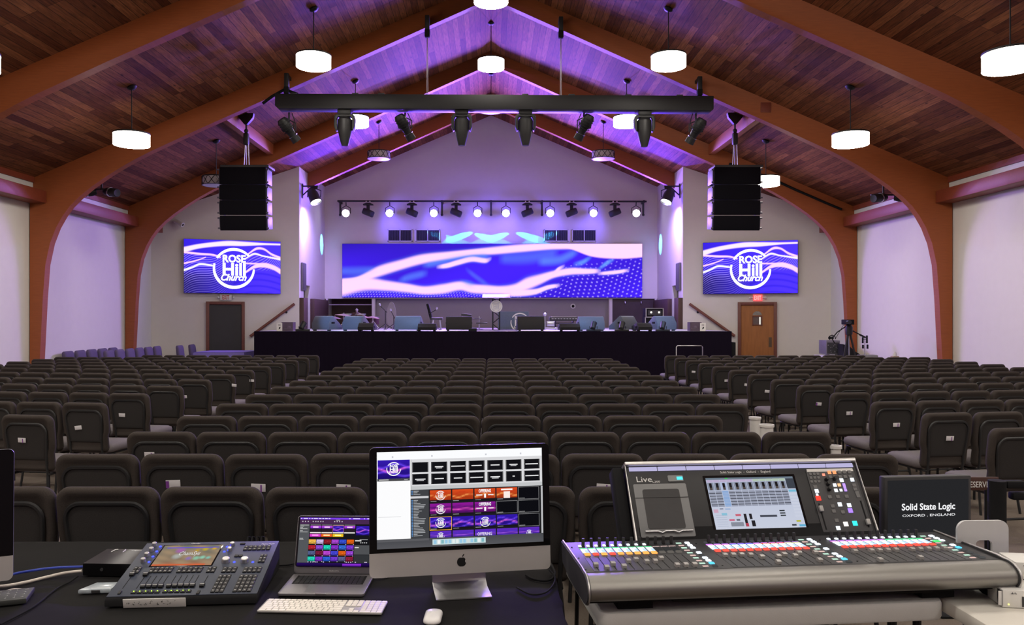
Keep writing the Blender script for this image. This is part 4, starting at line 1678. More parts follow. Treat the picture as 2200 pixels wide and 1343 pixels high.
mb.cyl((0, 0, h - .3), (0, 0, h - .85), .016, n=8)
mb.build('centre_column', M_steel, t)
mb = MB()
mb.tube([(-.12, -.1, h - .1), (-.3, -.1, h - .22), (-.42, -.1, h - .36), (-.36, -.1, h - .46)], .012, 6)
mb.build('cable', M_matte, t)
a = at(1793, 0, 19.9)
t = thing('headphones', 'black headphones hooked on a wire above the grey rack case', 'headphones', (a.x - .02, 20.0, ztab + .40))
mb = MB()
mb.tube([(-.08, 0, .0), (-.07, 0, .07), (0, 0, .1), (.07, 0, .07), (.09, 0, .0)], .012, 8)
mb.build('headband', M_matte, t)
for q in (-.07, .0):
    MB().ball((q, -.02, .03), .04, 10, (1, .5, 1)).build('ear_cup', M_matte, t)
mb = MB()
mb.cyl((.1, .02, .02), (.3, .02, .36), .006, n=6)
mb.cyl((-.05, .02, -.36), (-.05, .02, .05), .008, n=6)
mb.build('hook_wire', M_black, t)
Yv = 18.4
a = at(1856, 0, Yv)
t = thing('phone_mount_stand', 'thin desk stand with two black clamps on the video table', 'stand', (a.x, Yv - .05, ztab + .001))
mb = MB()
mb.lathe([(0, 0), (.1, 0), (.1, .015), (.01, .02), (.01, .5), (0, .5)], 14)
mb.build('pole', M_steel, t)
for x, z, l in ((-.05, .42, .14), (.045, .44, .18), (-.045, .27, .09), (.06, .27, .1)):
    MB().box((x, 0, z), (.03, .05, l), .008).build('clamp', M_matte, t)
MB().cyl((-.06, 0, .44), (.06, 0, .44), .008, n=6).build('crossbar', M_black, t)
mb = MB()
mb.span(-.2, .2, -.12, .12, 0, .1, .03)
tag(mb.build('video_switcher', pmat('grey_switcher', (.2, .2, .2), .6), loc=(a.x - .12, Yv - .42, ztab + .001)), 'grey rounded console with cyan lamp between tripod and clamps', 'console')
Yv = 17.12
a = at(1932, 0, Yv)
t = thing('tissue_box', 'tan tissue box with white tissue at the end of the video table', 'tissue box', (a.x - .07, Yv + .05, ztab + .001))
MB().box((0, 0, .055), (.13, .13, .11), .006).build('box', pmat('tan_card', (.32, .24, .17), .7, var=.4, scale=30), t)
mb = MB()
mb.loops([[(.045 * math.cos(2 * math.pi * i / 8) * s + dx, .02 * math.sin(2 * math.pi * i / 8) * s, z) for i in range(8)] for s, dx, z in ((1, 0, .11), (.9, .005, .15), (.5, .012, .19), (.1, .0, .215))])
mb.build('tissue', M_whitep, t)
t = thing('cable_bundle', 'tangle of dark cables along the video table', 'cable', (8.3, 17.45, ztab))
mb = MB()
random.seed(5)
for i in range(1):
    mb.tube([(.35 + .04 * j + .02 * math.sin(j * 2.1), .03 * math.sin(j * 1.7), .016 + .012 * abs(math.sin(j * 1.1))) for j in range(9)], .014, 6)
mb.build('coil', M_matte, t)
# ================================================================ the chairs
BT = -.30        # local y of the back's top edge: the empty stands under the seat
BZ0, BZ1 = .40, .872


def lean(p):
    """Tilt of the backrest."""
    x, y, z = p
    return (x, y - .235 - .062 * (z - BZ0) / (BZ1 - BZ0), z)


def back_outline(ins, n=6):
    """Backrest outline (x, z), wide rounded shoulders, tucked in below."""
    w, w2 = .247 - ins, .222 - ins
    z1, z0 = BZ1 - ins, BZ0 + ins
    r = max(.02, .066 - ins * .5)
    p = []
    for i in range(n + 1):
        a = R(90 * i / n)
        p.append((w - r + r * math.cos(a), z1 - r + r * math.sin(a)))
    for i in range(n + 1):
        a = R(90 + 90 * i / n)
        p.append((-w + r + r * math.cos(a), z1 - r + r * math.sin(a)))
    zm = .60
    p += [(-w, zm + .06), (-w + .006, zm), (-w2, zm - .05)]
    r = .035
    for i in range(4):
        a = R(180 + 90 * i / 3)
        p.append((-w2 + r + r * math.cos(a), z0 + r + r * math.sin(a)))
    for i in range(4):
        a = R(270 + 90 * i / 3)
        p.append((w2 - r + r * math.cos(a), z0 + r + r * math.sin(a)))
    p += [(w2, zm - .05), (w - .006, zm), (w, zm + .06)]
    return p


def make_chair(full):
    t = thing('church_chair', 'x', 'chair', (0, 0, 0))
    mb = MB()
    rings = []
    for ins, y in ((.046, .006), (.030, -.006), (.012, -.004), (.002, .012), (.0, .032), (.004, .05), (.018, .066), (.05, .078), (.10, .084)):
        rings.append([lean((x, y, z)) for x, z in back_outline(ins)])
    mb.loops(rings)
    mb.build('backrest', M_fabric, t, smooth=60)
    # black bow let into the back, framing the flat rear panel
    w, zt, r = .196, BZ1 - .075, .075
    path = [(w - .024, .36), (w - .020, .5), (w - .004, .66)]
    for i in range(7):
        a = R(90 * i / 6)
        path.append((w - r + r * math.cos(a), zt - r + r * math.sin(a)))
    path = path + [(-x, z) for x, z in reversed(path)]
    mb = MB()
    cxp, czp = 0, .62
    ins = lambda k: [(x * k, (z - czp) * k + czp) for x, z in path if z > .42]
    mb.loops([[lean((x, y, z)) for x, z in ins(k)] for k, y in ((1.0, .012), (1.0, -.0035), (.97, -.0055), (.8, -.006))], cap0=False)
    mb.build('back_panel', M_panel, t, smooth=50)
    mb = MB()
    mb.tube([lean((x, -.006, z)) for x, z in path], .0115, 6)
    mb.build('back_bow', M_blackp, t)
    mb = MB()
    rings = []
    for ins, z in ((.05, .385), (.02, .388), (.004, .405), (0, .43), (.006, .452), (.03, .468), (.07, .474)):
        rings.append([(x, y, z) for x, y in rrect(.47 - 2 * ins, .47 - 2 * ins, max(.02, .06 - ins * .4), 4, 0, .02)])
    mb.loops(rings)
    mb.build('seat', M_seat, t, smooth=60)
    if full:
        for sx in (-1, 1):
            mb = MB()
            mb.tube([(sx * .19, .2, .39), (sx * .2, .23, .30), (sx * .205, .24, .0)], .0115, 6)
            mb.build('leg', M_black, t)
            mb = MB()
            mb.tube([lean((sx * .172, -.002, .40)), (sx * .185, -.25, .25), (sx * .2, -.29, .0)], .0115, 6)
            mb.build('leg', M_black, t)
        mb = MB()
        for sx in (-1, 1):
            mb.cyl((sx * .195, .22, .375), (sx * .18, -.245, .375), .0105, n=6)
        mb.cyl((-.195, -.25, .2), (.195, -.25, .2), .009, n=6)
        mb.cyl((-.195, .0, .375), (.195, .0, .375), .009, n=6)
        mb.build('stretcher', M_black, t)
    else:
        mb = MB()
        mb.tube([(-.2, -.29, 0), (-.19, -.25, .25), (-.18, -.245, .375), (-.19, .2, .375), (-.205, .24, .3), (-.205, .24, 0)], .0115, 5)
        mb.tube([(.2, -.29, 0), (.19, -.25, .25), (.18, -.245, .375), (.19, .2, .375), (.205, .24, .3), (.205, .24, 0)], .0115, 5)
        mb.tube([(-.19, 0, .375), (.19, 0, .375)], .01, 5)
        mb.build('leg_frame', M_black, t)
    return t


CF, CN = make_chair(True), make_chair(False)
TF, TN = tree(CF), tree(CN)
ORD = 'first second third fourth fifth sixth seventh eighth ninth tenth eleventh twelfth thirteenth fourteenth fifteenth'.split()
random.seed(11)
SEATS = []          # (x of back top, y of back top, yaw, scale x, label, group)


def jitter(a):
    return random.uniform(-a, a)


# centre block: 14 rows of ten
for k in range(14):
    Y = 3.735 + .9 * k
    for i in range(10):
        if (k == 0 and i == 9) or (k == 3 and i == 9):
            continue
        x = -2.57 + .497 * (i + .5)
        SEATS.append((x + jitter(.003), Y + jitter(.012), jitter(.4), .985, 'charcoal church chair in centre block, %s row from mixing desk, %s from left' % (ORD[k], ORD[i]), 'chairs in the centre block'))
# side blocks: rows swing forward towards the walls
PH = 8.
for sx, nm, Y0, pitch, n, xin in ((-1, 'left', 5.56, .921, 13, 3.60), (1, 'right', 5.72, .9, 13, 3.62)):
    for j in range(n):
        Y = Y0 + pitch * j
        PH = 8. if j < 7 else 8. - 6.5 * (j - 7) / 5
        for i in range(13):
            d = .24 + .476 * i
            x, y = sx * (xin + d * math.cos(R(PH))), Y + d * math.sin(R(PH))
            if abs(x) > (7.3 if sx < 0 and j == 12 else 8.0 if j == 12 else 8.72) or (j == 0 and i > 0 and sx < 0):
                continue
            px = CX + x * F / y
            if px < -45 or px > 2245:
                continue
            SEATS.append((x + jitter(.003), y + jitter(.012), sx * PH + jitter(.4), .93,
                          'charcoal church chair in %s block, %s row from mixing desk, %s from the aisle' % (nm, ORD[j], ORD[i]), 'chairs in the %s block' % nm))


def seat_at(tr, x, y, yaw, kx, label, group, kz=1.):
    a = R(yaw)
    # yaw > 0 turns the chair towards the centre for the right block (facing -x)
    ox, oy = -BT * -math.sin(a), -BT * math.cos(a)
    return dup(tr, label, (x + ox, y + oy, 0), (0, 0, a), (kx, 1, kz), group)


SEATS.sort(key=lambda s: s[1])
extra = SEATS[300:]
SEATS = SEATS[:300]
print('chairs', len(SEATS), 'rest', len(extra))
for x, y, yaw, kx, lab, grp in SEATS:
    seat_at(TF if y < 9.5 else TN, x, y, yaw, kx, lab, grp)
if extra:
    parts = [c.data for c, _ in TN[1]]
    mb = MB()
    mats = []
    for me in parts:
        for x, y, yaw, kx, lab, grp in extra:
            a = R(yaw)
            T = Matrix.Translation((x + .30 * -math.sin(a), y + .30 * math.cos(a), 0)) @ Matrix.Rotation(a, 4, 'Z') @ Matrix.Diagonal((kx, 1, 1, 1))
            mb.M = T
            mb.add([v.co for v in me.vertices], [tuple(p.vertices) for p in me.polygons], len(mats))
        mats.append(me.materials[0])
    o = mb.build('church_chairs_far_rows', mats, smooth=55)
    tag(o, 'farthest rows of charcoal church chairs seen only as low strips of backrest', 'chairs')
    o['kind'] = 'stuff'

# chairs turned towards the stage by the left wall
fab_lit = pmat('violet_lit_fabric', (.11, .085, .16), .95, var=.25, scale=240)  # violet stage light put into the fabric colour of these chairs
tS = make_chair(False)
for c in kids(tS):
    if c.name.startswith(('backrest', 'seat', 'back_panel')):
        c.data.materials[0] = fab_lit
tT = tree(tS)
k = 0
for x, Y, n, dy in ((-8.80, 16.85, 5, .5), (-8.15, 17.3, 6, .5), (-7.8, 20.35, 1, 0), (-7.75, 21.05, 1, 0)):
    for i in range(n):
        k += 1
        y = Y + dy * i
        lab = ('violet lit chair facing the stage by the left wall, %s from the nearer timber column' % ORD[k - 1]) if k < 12 else ('lone violet lit chair near the dark doorway, %s one' % ('left' if k == 12 else 'right'))
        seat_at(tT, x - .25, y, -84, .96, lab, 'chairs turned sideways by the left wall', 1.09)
for q in (CF, CN, tS):
    for c in kids(q):
        bpy.data.objects.remove(c)
    bpy.data.objects.remove(q)

# cards tucked into the chair backs
M_card = pmat('card_white', (.72, .70, .72), .6, var=.05)
M_purple = pmat('card_purple', (.22, .05, .33), .6)
CARDS = [(47, 946, 6.48, 1), (168, 919, 7.40, 0), (262, 892, 8.32, 0), (396, 853, 10.16, 1), (503, 828, 11.0, 0), (541, 818, 12.0, 0), (321, 977, 5.535, 2), (372, 1047, 4.635, 3), (555, 1055, 4.635, 2),
         (738, 1056, 4.635, 2), (1297, 1055, 4.635, 2), (1490, 799, 14.72, 0), (1561, 818, 12.92, 1), (1604, 827, 12.02, 0), (1648, 841, 11.12, 0), (1759, 868, 9.32, 3), (1825, 888, 8.42, 1),
         (1926, 913, 7.52, 2), (2041, 942, 6.62, 2)]
for i, (px, py, Y, kind) in enumerate(CARDS):
    # find the chair back it stands against, then the depth of its leaning rear face
    best = None
    for sx_, sy_, yaw, kx, _, _ in SEATS:
        ta = math.tan(R(yaw))
        X = (px - CX) * Y / F
        for _k in range(4):
            Yc = sy_ + (X - sx_) * ta
            X = (px - CX) * Yc / F
        if abs(X - sx_) < .26 and (best is None or abs(Yc - Y) < abs(best[0] - Y)):
            best = (Yc, yaw)
    Yc, yaw = best
    z = CH + (HY - py) * Yc / F
    Yc += .062 * (BZ1 - z) / (BZ1 - BZ0) - .008
    p = at(px, py - (7 if py > 1040 else 0), Yc)
    w = .085 if py > 1000 else .07
    lab = 'white%s card in the chair back, %s' % (' and purple' if kind else '', 'centre block, %s' % ('third row, by left aisle' if px == 321 else ('second row, %s' % {372: 'second chair from left', 555: 'third chair from left', 738: 'fourth chair from left', 1297: 'behind the white screen'}[px]))
                                                                if 300 < px < 1320 and py > 960 else '%s block, %s one along the aisle' % ('left' if px < 1000 else 'right', ORD[(i if px < 1000 else i - 11)]))
    t = thing('pew_card', lab, 'card', p, rot=(R(7.5), R(jitter(7)), R(yaw)), group='cards tucked into chair backs')
    MB().box((0, 0, 0), (w, .004, w * .55), .001).build('sheet', M_card, t)
    if kind:
        x = {1: .12, 2: .2, 3: -.38}[kind] * w
        MB().box((x, -.0028, -.003), (w * (.22 if kind == 3 else .1), .001, w * .5)).build('print', M_purple, t)
# white buckets in the right aisle
for i, (px, py, Y, r_) in enumerate(((1647, 912, 6.9, .056), (1622, 896, 7.7, .05), (1795, 957, 5.55, .035))):
    p = at(px, py, Y)
    t = thing('waste_bucket', 'white plastic bucket in the right aisle, %s' % ('behind the fourth row of the centre block', 'farther one of the close pair', 'nearest the mixing desk')[i], 'bucket', (p.x, Y, 0), group='white buckets in the aisle')
    h = p.z
    MB().lathe([(0, 0), (r_ * .8, 0), (r_, h - .02), (r_ + .008, h - .02), (r_ + .008, h), (r_ - .004, h), (r_ * .78, .01), (0, .01)], 20).build('pail', M_whitep, t)
    mb = MB()
    mb.tube([(r_ * math.cos(R(a)), -.012 - r_ * .3 * math.sin(R(a)), h - .01 - r_ * .9 * math.sin(R(a)) * .9) for a in range(0, 181, 20)], .003, 5)
    mb.build('handle', M_steel, t)
# ================================================================ the mixing position in front
ZT = .70            # height of the desk tops
# long table under a black cloth
t = thing('folding_table', 'long folding table hidden under the black cloth', 'table', (-.94, 2.97, 0))
mb = MB()
mb.span(-1.2, 1.16, -.46, .46, ZT - .05, ZT - .006, .012)
mb.build('tabletop', M_whitep, t)
for q in (-1.05, 1.05):
    for r_ in (-.36, .36):
        MB().cyl((q, r_, 0), (q, r_, ZT - .05), .016, n=8).build('leg', M_black, t)
# cloth: top with soft creases, hanging sides
mb = MB()
NX, NY = 84, 34


def cloth_z(x, y):
    z = .0022 * math.sin(x * 9 + y * 4) * math.sin(y * 11 - x * 3) + .0018 * math.sin(x * 23 + y * 17) * math.sin(x * 5)
    return ZT - .0028 + min(.0022, z * .7)


rows = []
for j in range(NY + 1):
    y = 2.49 + .97 * j / NY
    rows.append([(-2.16 + 2.40 * i / NX, y, cloth_z(-2.16 + 2.40 * i / NX, y)) for i in range(NX + 1)])
v = [p for r_ in rows for p in r_]
W1 = NX + 1
f = [(j * W1 + i, j * W1 + i + 1, (j + 1) * W1 + i + 1, (j + 1) * W1 + i) for j in range(NY) for i in range(NX)]
mb.add(v, f)


def skirt(edge, nrm):
    n = len(edge)
    vs = []
    for k, (dz, out) in enumerate(((0, 0), (-.012, .006), (-.2, .022), (-.45, .03), (-.66, .035))):
        for i, p in enumerate(edge):
            fold = .018 * math.sin(i * .9) * (k / 4) * (.6 + .4 * math.sin(i * .31))
            vs.append((p[0] + nrm[0] * (out + fold), p[1] + nrm[1] * (out + fold), p[2] + dz))
    mb.add(vs, [(k * n + i, k * n + i + 1, (k + 1) * n + i + 1, (k + 1) * n + i) for k in range(4) for i in range(n - 1)])


skirt(rows[0], (0, -1))
skirt(rows[-1], (0, 1))
skirt([r_[-1] for r_ in rows], (1, 0))
skirt([r_[0] for r_ in rows], (-1, 0))
bmesh.ops.remove_doubles(mb.bm, verts=mb.bm.verts[:], dist=.0001)
bmesh.ops.recalc_face_normals(mb.bm, faces=mb.bm.faces[:])
tag(mb.build('tablecloth', M_cloth, smooth=70), 'black cloth draped over the long desk in front', 'tablecloth')

XF = lambda *m: m
RX90 = Matrix.Rotation(R(90), 4, 'X')

# ---------------------------------------------------------------- all-in-one computers
def computer(loc, rz, label, on):
    t = thing('desktop_computer', label, 'computer', loc, rz)
    Wd, H, ch = .65, .452, .084
    z0 = .066
    T = Matrix.Translation((0, 0, z0)) @ Matrix.Rotation(R(-4), 4, 'X')
    # silver body with bulging back
    mb = MB(T)
    rings = []
    for ins, y in ((.0, .0), (.0, .006), (.04, .018), (.12, .034), (.2, .042)):
        rings.append([(x, y, z + H / 2) for x, z in rrect(Wd - 2 * ins, H - 2 * ins * .8, .018, 5)])
    mb.loops(rings)
    mb.build('body', M_alu if False else pmat('silver_shell', (.55, .55, .55), .4, .7, var=.03), t, smooth=50)
    pl = rrect(Wd, H, .018, 5)
    # chin: lower part of the outline; glass: upper part
    cut = ch - H / 2
    low = [(x, z + H / 2) for x, z in pl if z <= cut] + []
    lo = sorted([p for p in low if p[0] > 0], key=lambda p: -p[1])
    ll = sorted([p for p in low if p[0] < 0], key=lambda p: p[1])
    chin = [(-Wd / 2, ch), (Wd / 2, ch)] + lo + ll
    mb = MB(T)
    mb.prism(chin, -.0035, -.0003, 'XZ')
    cn = mb.build('chin', pmat('silver_chin', (.60, .59, .575), .42, .55, var=.02), t, smooth=30)
    hi = sorted([(x, z + H / 2) for x, z in pl if z > cut and x > 0], key=lambda p: p[1])
    hl = sorted([(x, z + H / 2) for x, z in pl if z > cut and x < 0], key=lambda p: -p[1])
    mb = MB(T)
    mb.prism([(-Wd / 2, ch + .0002), (Wd / 2, ch + .0002)] + hi + hl, -.0035, -.0003, 'XZ')
    mb.build('front_glass', pmat('black_bezel_glass', (.004, .004, .0045), .1 if on else .25, var=.1, scale=3, spec=.3), t, smooth=30)
    # fruit emblem on the chin
    mb = MB(T @ Matrix.Translation((0, -.0042, ch / 2 - .001)) @ RX90)
    ap = []
    for i in range(40):
        a = 2 * math.pi * i / 40
        r_ = .0165 * (1 - .13 * math.exp(-((a - math.pi / 2) / .32) ** 2) - .08 * math.exp(-((a - 3 * math.pi / 2) / .3) ** 2))
        x, y = r_ * math.cos(a), r_ * 1.03 * math.sin(a)
        bx, by, br = .0205, .003, .0085
        d = math.hypot(x - bx, y - by)
        if d < br:
            x, y = bx + (x - bx) / d * br, by + (y - by) / d * br
        ap.append((x, y, 0))
    mb.add(ap, [tuple(range(40))])
    lf = [(.001 + .0095 * s, .0175 + .0105 * s + .0035 * math.sin(math.pi * s), 0) for s in (0, .25, .5, .75, 1)] + [(.001 + .0095 * s, .0175 + .0105 * s - .0035 * math.sin(math.pi * s), 0) for s in (.75, .5, .25)]
    mb.add(lf, [tuple(range(8))])
    mb.build('emblem', M_matte, cn, smooth=0)
    # foot: bent plate
    mb = MB()
    w = .098
    prof = [(-.075, 0), (-.075, .004), (.035, .006), (.062, .018), (.075, .05), (.052, .22), (.058, .222), (.083, .05), (.069, .013), (.04, .0), ]
    mb.prism(prof, -w, w, 'YZ', bev=.0015)
    mb.build('stand', pmat('silver_foot', (.5, .5, .5), .35, .8, var=.06, scale=9), t, smooth=35)
    if on:
        return t, T @ Matrix.Translation((0, -.0042, ch + (H - ch) / 2 + .0))
    return t, None


SG = srgb
WHITE = (.93, .93, .96)


def waves(c0, c1, c2, ph=0., amp=.12, n=3):
    def fn(u, v):
        c = mix(c0, tuple(x * .35 for x in c0), 1 - v)
        for k in range(n):
            y = .25 + .22 * k + amp * math.sin(u * (5 + k) + ph + k * 1.7)
            c = mix(c, c1 if k % 2 else c2, max(0, 1 - abs(v - y) / .09) ** 1.5 * .95)
        return c
    return fn


blue_w = lambda ph=0.: waves(SG(50, 25, 170), SG(235, 110, 235), SG(110, 70, 255), ph)
org_w = lambda ph=0.: waves(SG(215, 75, 30), SG(255, 170, 90), SG(190, 50, 25), ph)
mag_w = lambda ph=0.: waves(SG(140, 25, 150), SG(240, 90, 200), SG(60, 20, 90), ph, .05)
pur_w = lambda ph=0.: waves(SG(95, 45, 190), SG(165, 90, 235), SG(80, 50, 200), ph, .04)

imac, TS = computer((-.105, 2.82, ZT), 9.5, 'large silver desktop computer with bright white screen at the middle of the black desk', True)
imac.rotation_euler = (0, 0, R(9.5))
D = Draw(655, 93, 1683, 720, .597, .336, TS)
D.rect(655, 93, 1683, 720, (.035, .037, .042))
D.rect(655, 93, 1683, 146, (.92, .93, .95))
D.rect(655, 146, 860, 662, (.93, .93, .94))
D.rect(660, 146, 855, 268, None, fn=blue_w(.5), n=(26, 16))
D.logo(757, 205, 44, (1, 1, 1))
D.rect(657, 268, 855, 284, (.06, .06, .065))
D.rect(668, 272, 726, 278, (.5, .5, .5))
D.rect(820, 274, 842, 279, (.4, .4, .4))
D.rect(662, 515, 800, 519, (.7, .7, .72))
D.rect(862, 146, 1683, 338, (.66, .66, .68))
D.rect(862, 322, 1683, 346, (.52, .53, .54))
for j, (y0, y1) in enumerate(((166, 232), (243, 312))):
    for i in range(7):
        x = 868 + 116.5 * i
        D.rect(x - 2, y0 - 2, x + 103, y1 + 2, (.80, .80, .82))
        D.rect(x, y0, x + 101, y1, (.006, .006, .008))
        if (i, j) != (0, 0):
            w = (30, 26, 42, 32, 28, 26, 40)[(i + 3 * j) % 7]
            if (i, j) == (5, 1):
                w = 7
            y = (y0 + y1) / 2
            D.rect(x + 50 - w, y - 3.5, x + 50 + w, y + 3.5, (.75, .75, .76))
            if (i + j) % 4 == 1:
                D.rect(x + 50 - w * .7, y + 6, x + 50 + w * .7, y + 11, (.6, .6, .62))
        for q in (4, 97):
            D.rect(x + q - 1, y0 + 4, x + q + 1, y1 - 4, (.2, .2, .2))
D.rect(858, 346, 968, 662, (.05, .052, .058))
D.rect(858, 388, 968, 402, (.6, .6, .62))
random.seed(4)
for i in range(30):
    y = 352 + 10 * i
    if 380 < y < 404:
        continue
    D.rect(864, y, 871, y + 6, (.10, .28, .62))
    D.rect(876, y + 1, 876 + random.uniform(18, 78), y + 5, (.42, .43, .45))
D.rect(970, 348, 1672, 676, (.012, .012, .014))
D.rect(1672, 348, 1683, 690, (.5, .5, .52))
ROWS = [(352, 432, org_w), (440, 520, mag_w), (530, 612, blue_w), (620, 676, pur_w)]
for j, (y0, y1, fn) in enumerate(ROWS):
    for i in range(5):
        x = 976 + 138 * i
        black = (j < 3 and i == 4) or (j == 1 and i == 3)
        if j == 2 and i == 0:
            D.rect(x - 3, y0 - 3, x + 133, y1 + 3, (.9, .45, .06))
        if black:
            D.rect(x - 1, y0 - 1, x + 131, y1 + 1, (.30, .30, .31))
            D.rect(x + 1, y0 + 1, x + 129, y1 - 1, (.004, .004, .006))
        else:
            f2 = fn(i * 1.3 + j) if not (j == 3 or (j == 2 and i > 1)) else (blue_w(i) if j == 2 else pur_w(i * .7))
            D.rect(x, y0, x + 130, y1 - 2, None, fn=f2, n=(14, 9))
            D.rect(x, y1 - 14 if j < 3 else y1 - 2, x + 130, y1 - 1, (.01, .008, .012))
        D.rect(x + 4, y1 - 8, x + 40, y1 - 5, (.4, .4, .4))
for x, y, r_ in ((1041, 388, 30), (1041, 478, 30), (1041, 566, 32), (1317, 572, 32), (1041, 652, 22), (1593, 655, 18)):
    D.logo(x, y, r_, (.95, .95, .95))
for y in (368, 456):
    D.text('OFFERING', 1278, y - 12, 1354, y + 10, (.95, .95, .95), .03)
    D.rect(1262, y + 22, 1300, y + 29, (.8, .75, .78))
    D.rect(1336, y + 22, 1370, y + 29, (.8, .75, .78))
    D.rect(1311, y + 18, 1323, y + 44, (.95, .95, .95))
D.text('OFFERING', 1268, 640, 1358, 660, (.9, .88, .95), .01)
D.rect(1418, 358, 1490, 368, (.95, .9, .88))
D.rect(1434, 376, 1474, 420, (.92, .8, .75))
D.rect(655, 662, 1683, 720, (.06, .062, .07), (.09, .09, .10))
D.rect(655, 662, 968, 676, (.10, .10, .11))
D.rect(990, 672, 1318, 708, (.52, .66, .68))
random.seed(8)
for i in range(14):
    D.rect(998 + 22.6 * i, 678, 1014 + 22.6 * i, 702, random.choice(((.75, .8, .8), (.3, .55, .75), (.85, .86, .86), (.2, .45, .5), (.6, .65, .65))))
for x in (745, 985, 1320, 1540):
    D.rect(x, 120, x + 9, 131, (.55, .56, .62))
D.build('screen_display', 1.05, imac)

c2, _ = computer((-1.96, 2.62, ZT), 24, 'second silver desktop computer with dark screen at the left end of the black desk', False)

# ---------------------------------------------------------------- laptop
lp = thing('laptop', 'open grey laptop with colourful screen beside the large silver computer', 'laptop', (-.592, 2.985, ZT), -1.5)
LW, LD = .306, .215
mb = MB()
mb.prism(rrect(LW, LD, .012, 4, 0, -LD / 2), .0005, .0105, 'XY', bev=.002)
M_gray = pmat('space_grey_aluminium', (.235, .225, .235), .42, .6, var=.03)
base = mb.build('base', M_gray, lp)
MB().span(-.13, .13, -.115, -.022, .0095, .0108).build('key_well', M_matte, lp)
mb = MB()
for r_ in range(6):
    n = 14
    for k in range(n):
        if r_ == 0 and 4 <= k <= 8:
            continue
        mb.box((-.123 + .246 * (k + .5) / n, -.108 + .0155 * r_, .0112), (.0145, .0125, .0012), 0)
mb.box((-.003, -.108, .0112), (.082, .0125, .0012))
mb.build('keys', M_blackp, lp)
MB().span(-.062, .062, -.205, -.122, .0104, .0108).build('trackpad', pmat('trackpad_grey', (.25, .24, .25), .35, .5), lp)
MB().span(-.018, .018, -LD - .001, -LD + .006, .006, .0118).build('finger_notch', M_alu, lp)
TL = Matrix.Translation((0, -.002, .012)) @ Matrix.Rotation(R(-17), 4, 'X')
LH = .212
mb = MB(TL)
mb.prism(rrect(LW, LH, .012, 4, 0, LH / 2), .0, .005, 'XZ', bev=.0015)
lid = mb.build('lid', M_gray, lp)
MB(TL).prism(rrect(LW - .006, LH - .026, .009, 4, 0, LH / 2 + .011), -.0008, .0, 'XZ').build('bezel', M_glass, lid)
mb = MB(TL @ Matrix.Translation((0, -.0012, .008)) @ RX90)
add_text(mb, 'MacBook Pro', -.018, .0, .018, .004)
mb.build('lettering', M_letter, lid, smooth=0)
D = Draw(150, 150, 1800, 1210, .286, .179, TL @ Matrix.Translation((0, -.0012, .115)))
D.rect(150, 150, 1800, 1210, (.008, .008, .01))
D.rect(150, 150, 1800, 190, SG(120, 60, 225))
for x0, x1 in ((165, 190), (225, 320), (345, 370), (400, 430), (450, 540), (560, 620), (640, 680), (700, 760), (780, 820), (1240, 1270), (1330, 1480), (1570, 1590), (1640, 1790)):
    D.rect(x0, 160, x1, 178, (.85, .8, .95))
D.rect(150, 192, 1800, 292, SG(70, 40, 78))
for x in (200, 260, 320, 430, 490, 540, 600, 650, 910, 965, 1020, 1075, 1690, 1750):
    D.rect(x, 225, x + 22, 246, (.6, .55, .6))
D.rect(950, 196, 1040, 208, (.6, .6, .6))
D.rect(150, 296, 372, 1130, (.085, .09, .098))
for y, w in ((310, 190), (335, 80), (365, 60), (390, 160), (435, 60), (460, 170), (600, 80), (622, 90)):
    D.rect(165, y, 165 + w, y + 12, (.5, .5, .5))
for i, kind in enumerate((0, 0, 1, 0)):
    x = 390 + 252 * i
    D.rect(x, 305, x + 238, 318, (.25, .25, .25))
    if kind:
        D.rect(x - 4, 322, x + 242, 484, (.85, .2, .15))
        D.rect(x, 328, x + 238, 478, None, fn=blue_w(1.), n=(16, 10))
    else:
        D.rect(x, 330, x + 238, 386, SG(190, 70, 225), SG(120, 40, 200))
        D.rect(x + 60, 346, x + 180, 372, (.95, .6, .95))
        D.rect(x, 388, x + 238, 462, (.02, .012, .02))
    D.rect(x, 470, x + 238, 492, (.85, .83, .8))
for x, c, cc in ((390, SG(215, 60, 200), SG(250, 150, 240)), (642, SG(235, 95, 30), SG(255, 225, 150)), (894, SG(235, 190, 30), SG(255, 250, 140))):
    D.rect(x, 510, x + 238, 568, c)
    D.rect(x + 50, 522, x + 190, 552, cc)
D.rect(1410, 330, 1740, 530, None, fn=blue_w(2.2), n=(18, 12))
D.rect(1745, 330, 1765, 540, (.25, .01, .02))
for i in range(8):
    D.rect(1775, 340 + 26 * i, 1790, 354 + 26 * i, (.6, .5, .55))
TH = [[(255, 190, 80), (215, 190, 245), (150, 30, 45), (170, 70, 210), (55, 80, 215), (235, 100, 20)], [(185, 30, 50), (140, 75, 215), (30, 225, 190), (140, 50, 205), (50, 110, 220), (125, 55, 215)],
      [(85, 95, 140), (120, 25, 60), (190, 70, 215), (70, 70, 215), (235, 100, 20), (155, 70, 215)], [(35, 220, 190), (130, 50, 200), (45, 100, 220), (110, 55, 210), (90, 95, 140), (140, 30, 60)]]
for j in range(4):
    for i in range(6):
        c = SG(*TH[j][i])
        x, y = 378 + 168 * i, 630 + 124 * j
        D.rect(x, y, x + 156, y + 96, None, fn=waves(c, tuple(min(1, q * 1.6 + .04) for q in c), tuple(q * .6 for q in c), i + j * 2., .1, 2), n=(9, 6))
        D.rect(x + 142, y + 96, x + 156, y + 112, (.7, .7, .7))
D.rect(1400, 640, 1540, 664, (.75, .75, .75))
D.rect(1500, 620, 1680, 632, (.4, .4, .4))
for i in range(4):
    D.rect(1520 + 42 * i, 684, 1540 + 42 * i, 706, (.6, .6, .6))
D.rect(1390, 750, 1790, 950, (.075, .078, .084))
D.rect(1400, 790, 1490, 808, (.75, .75, .76))
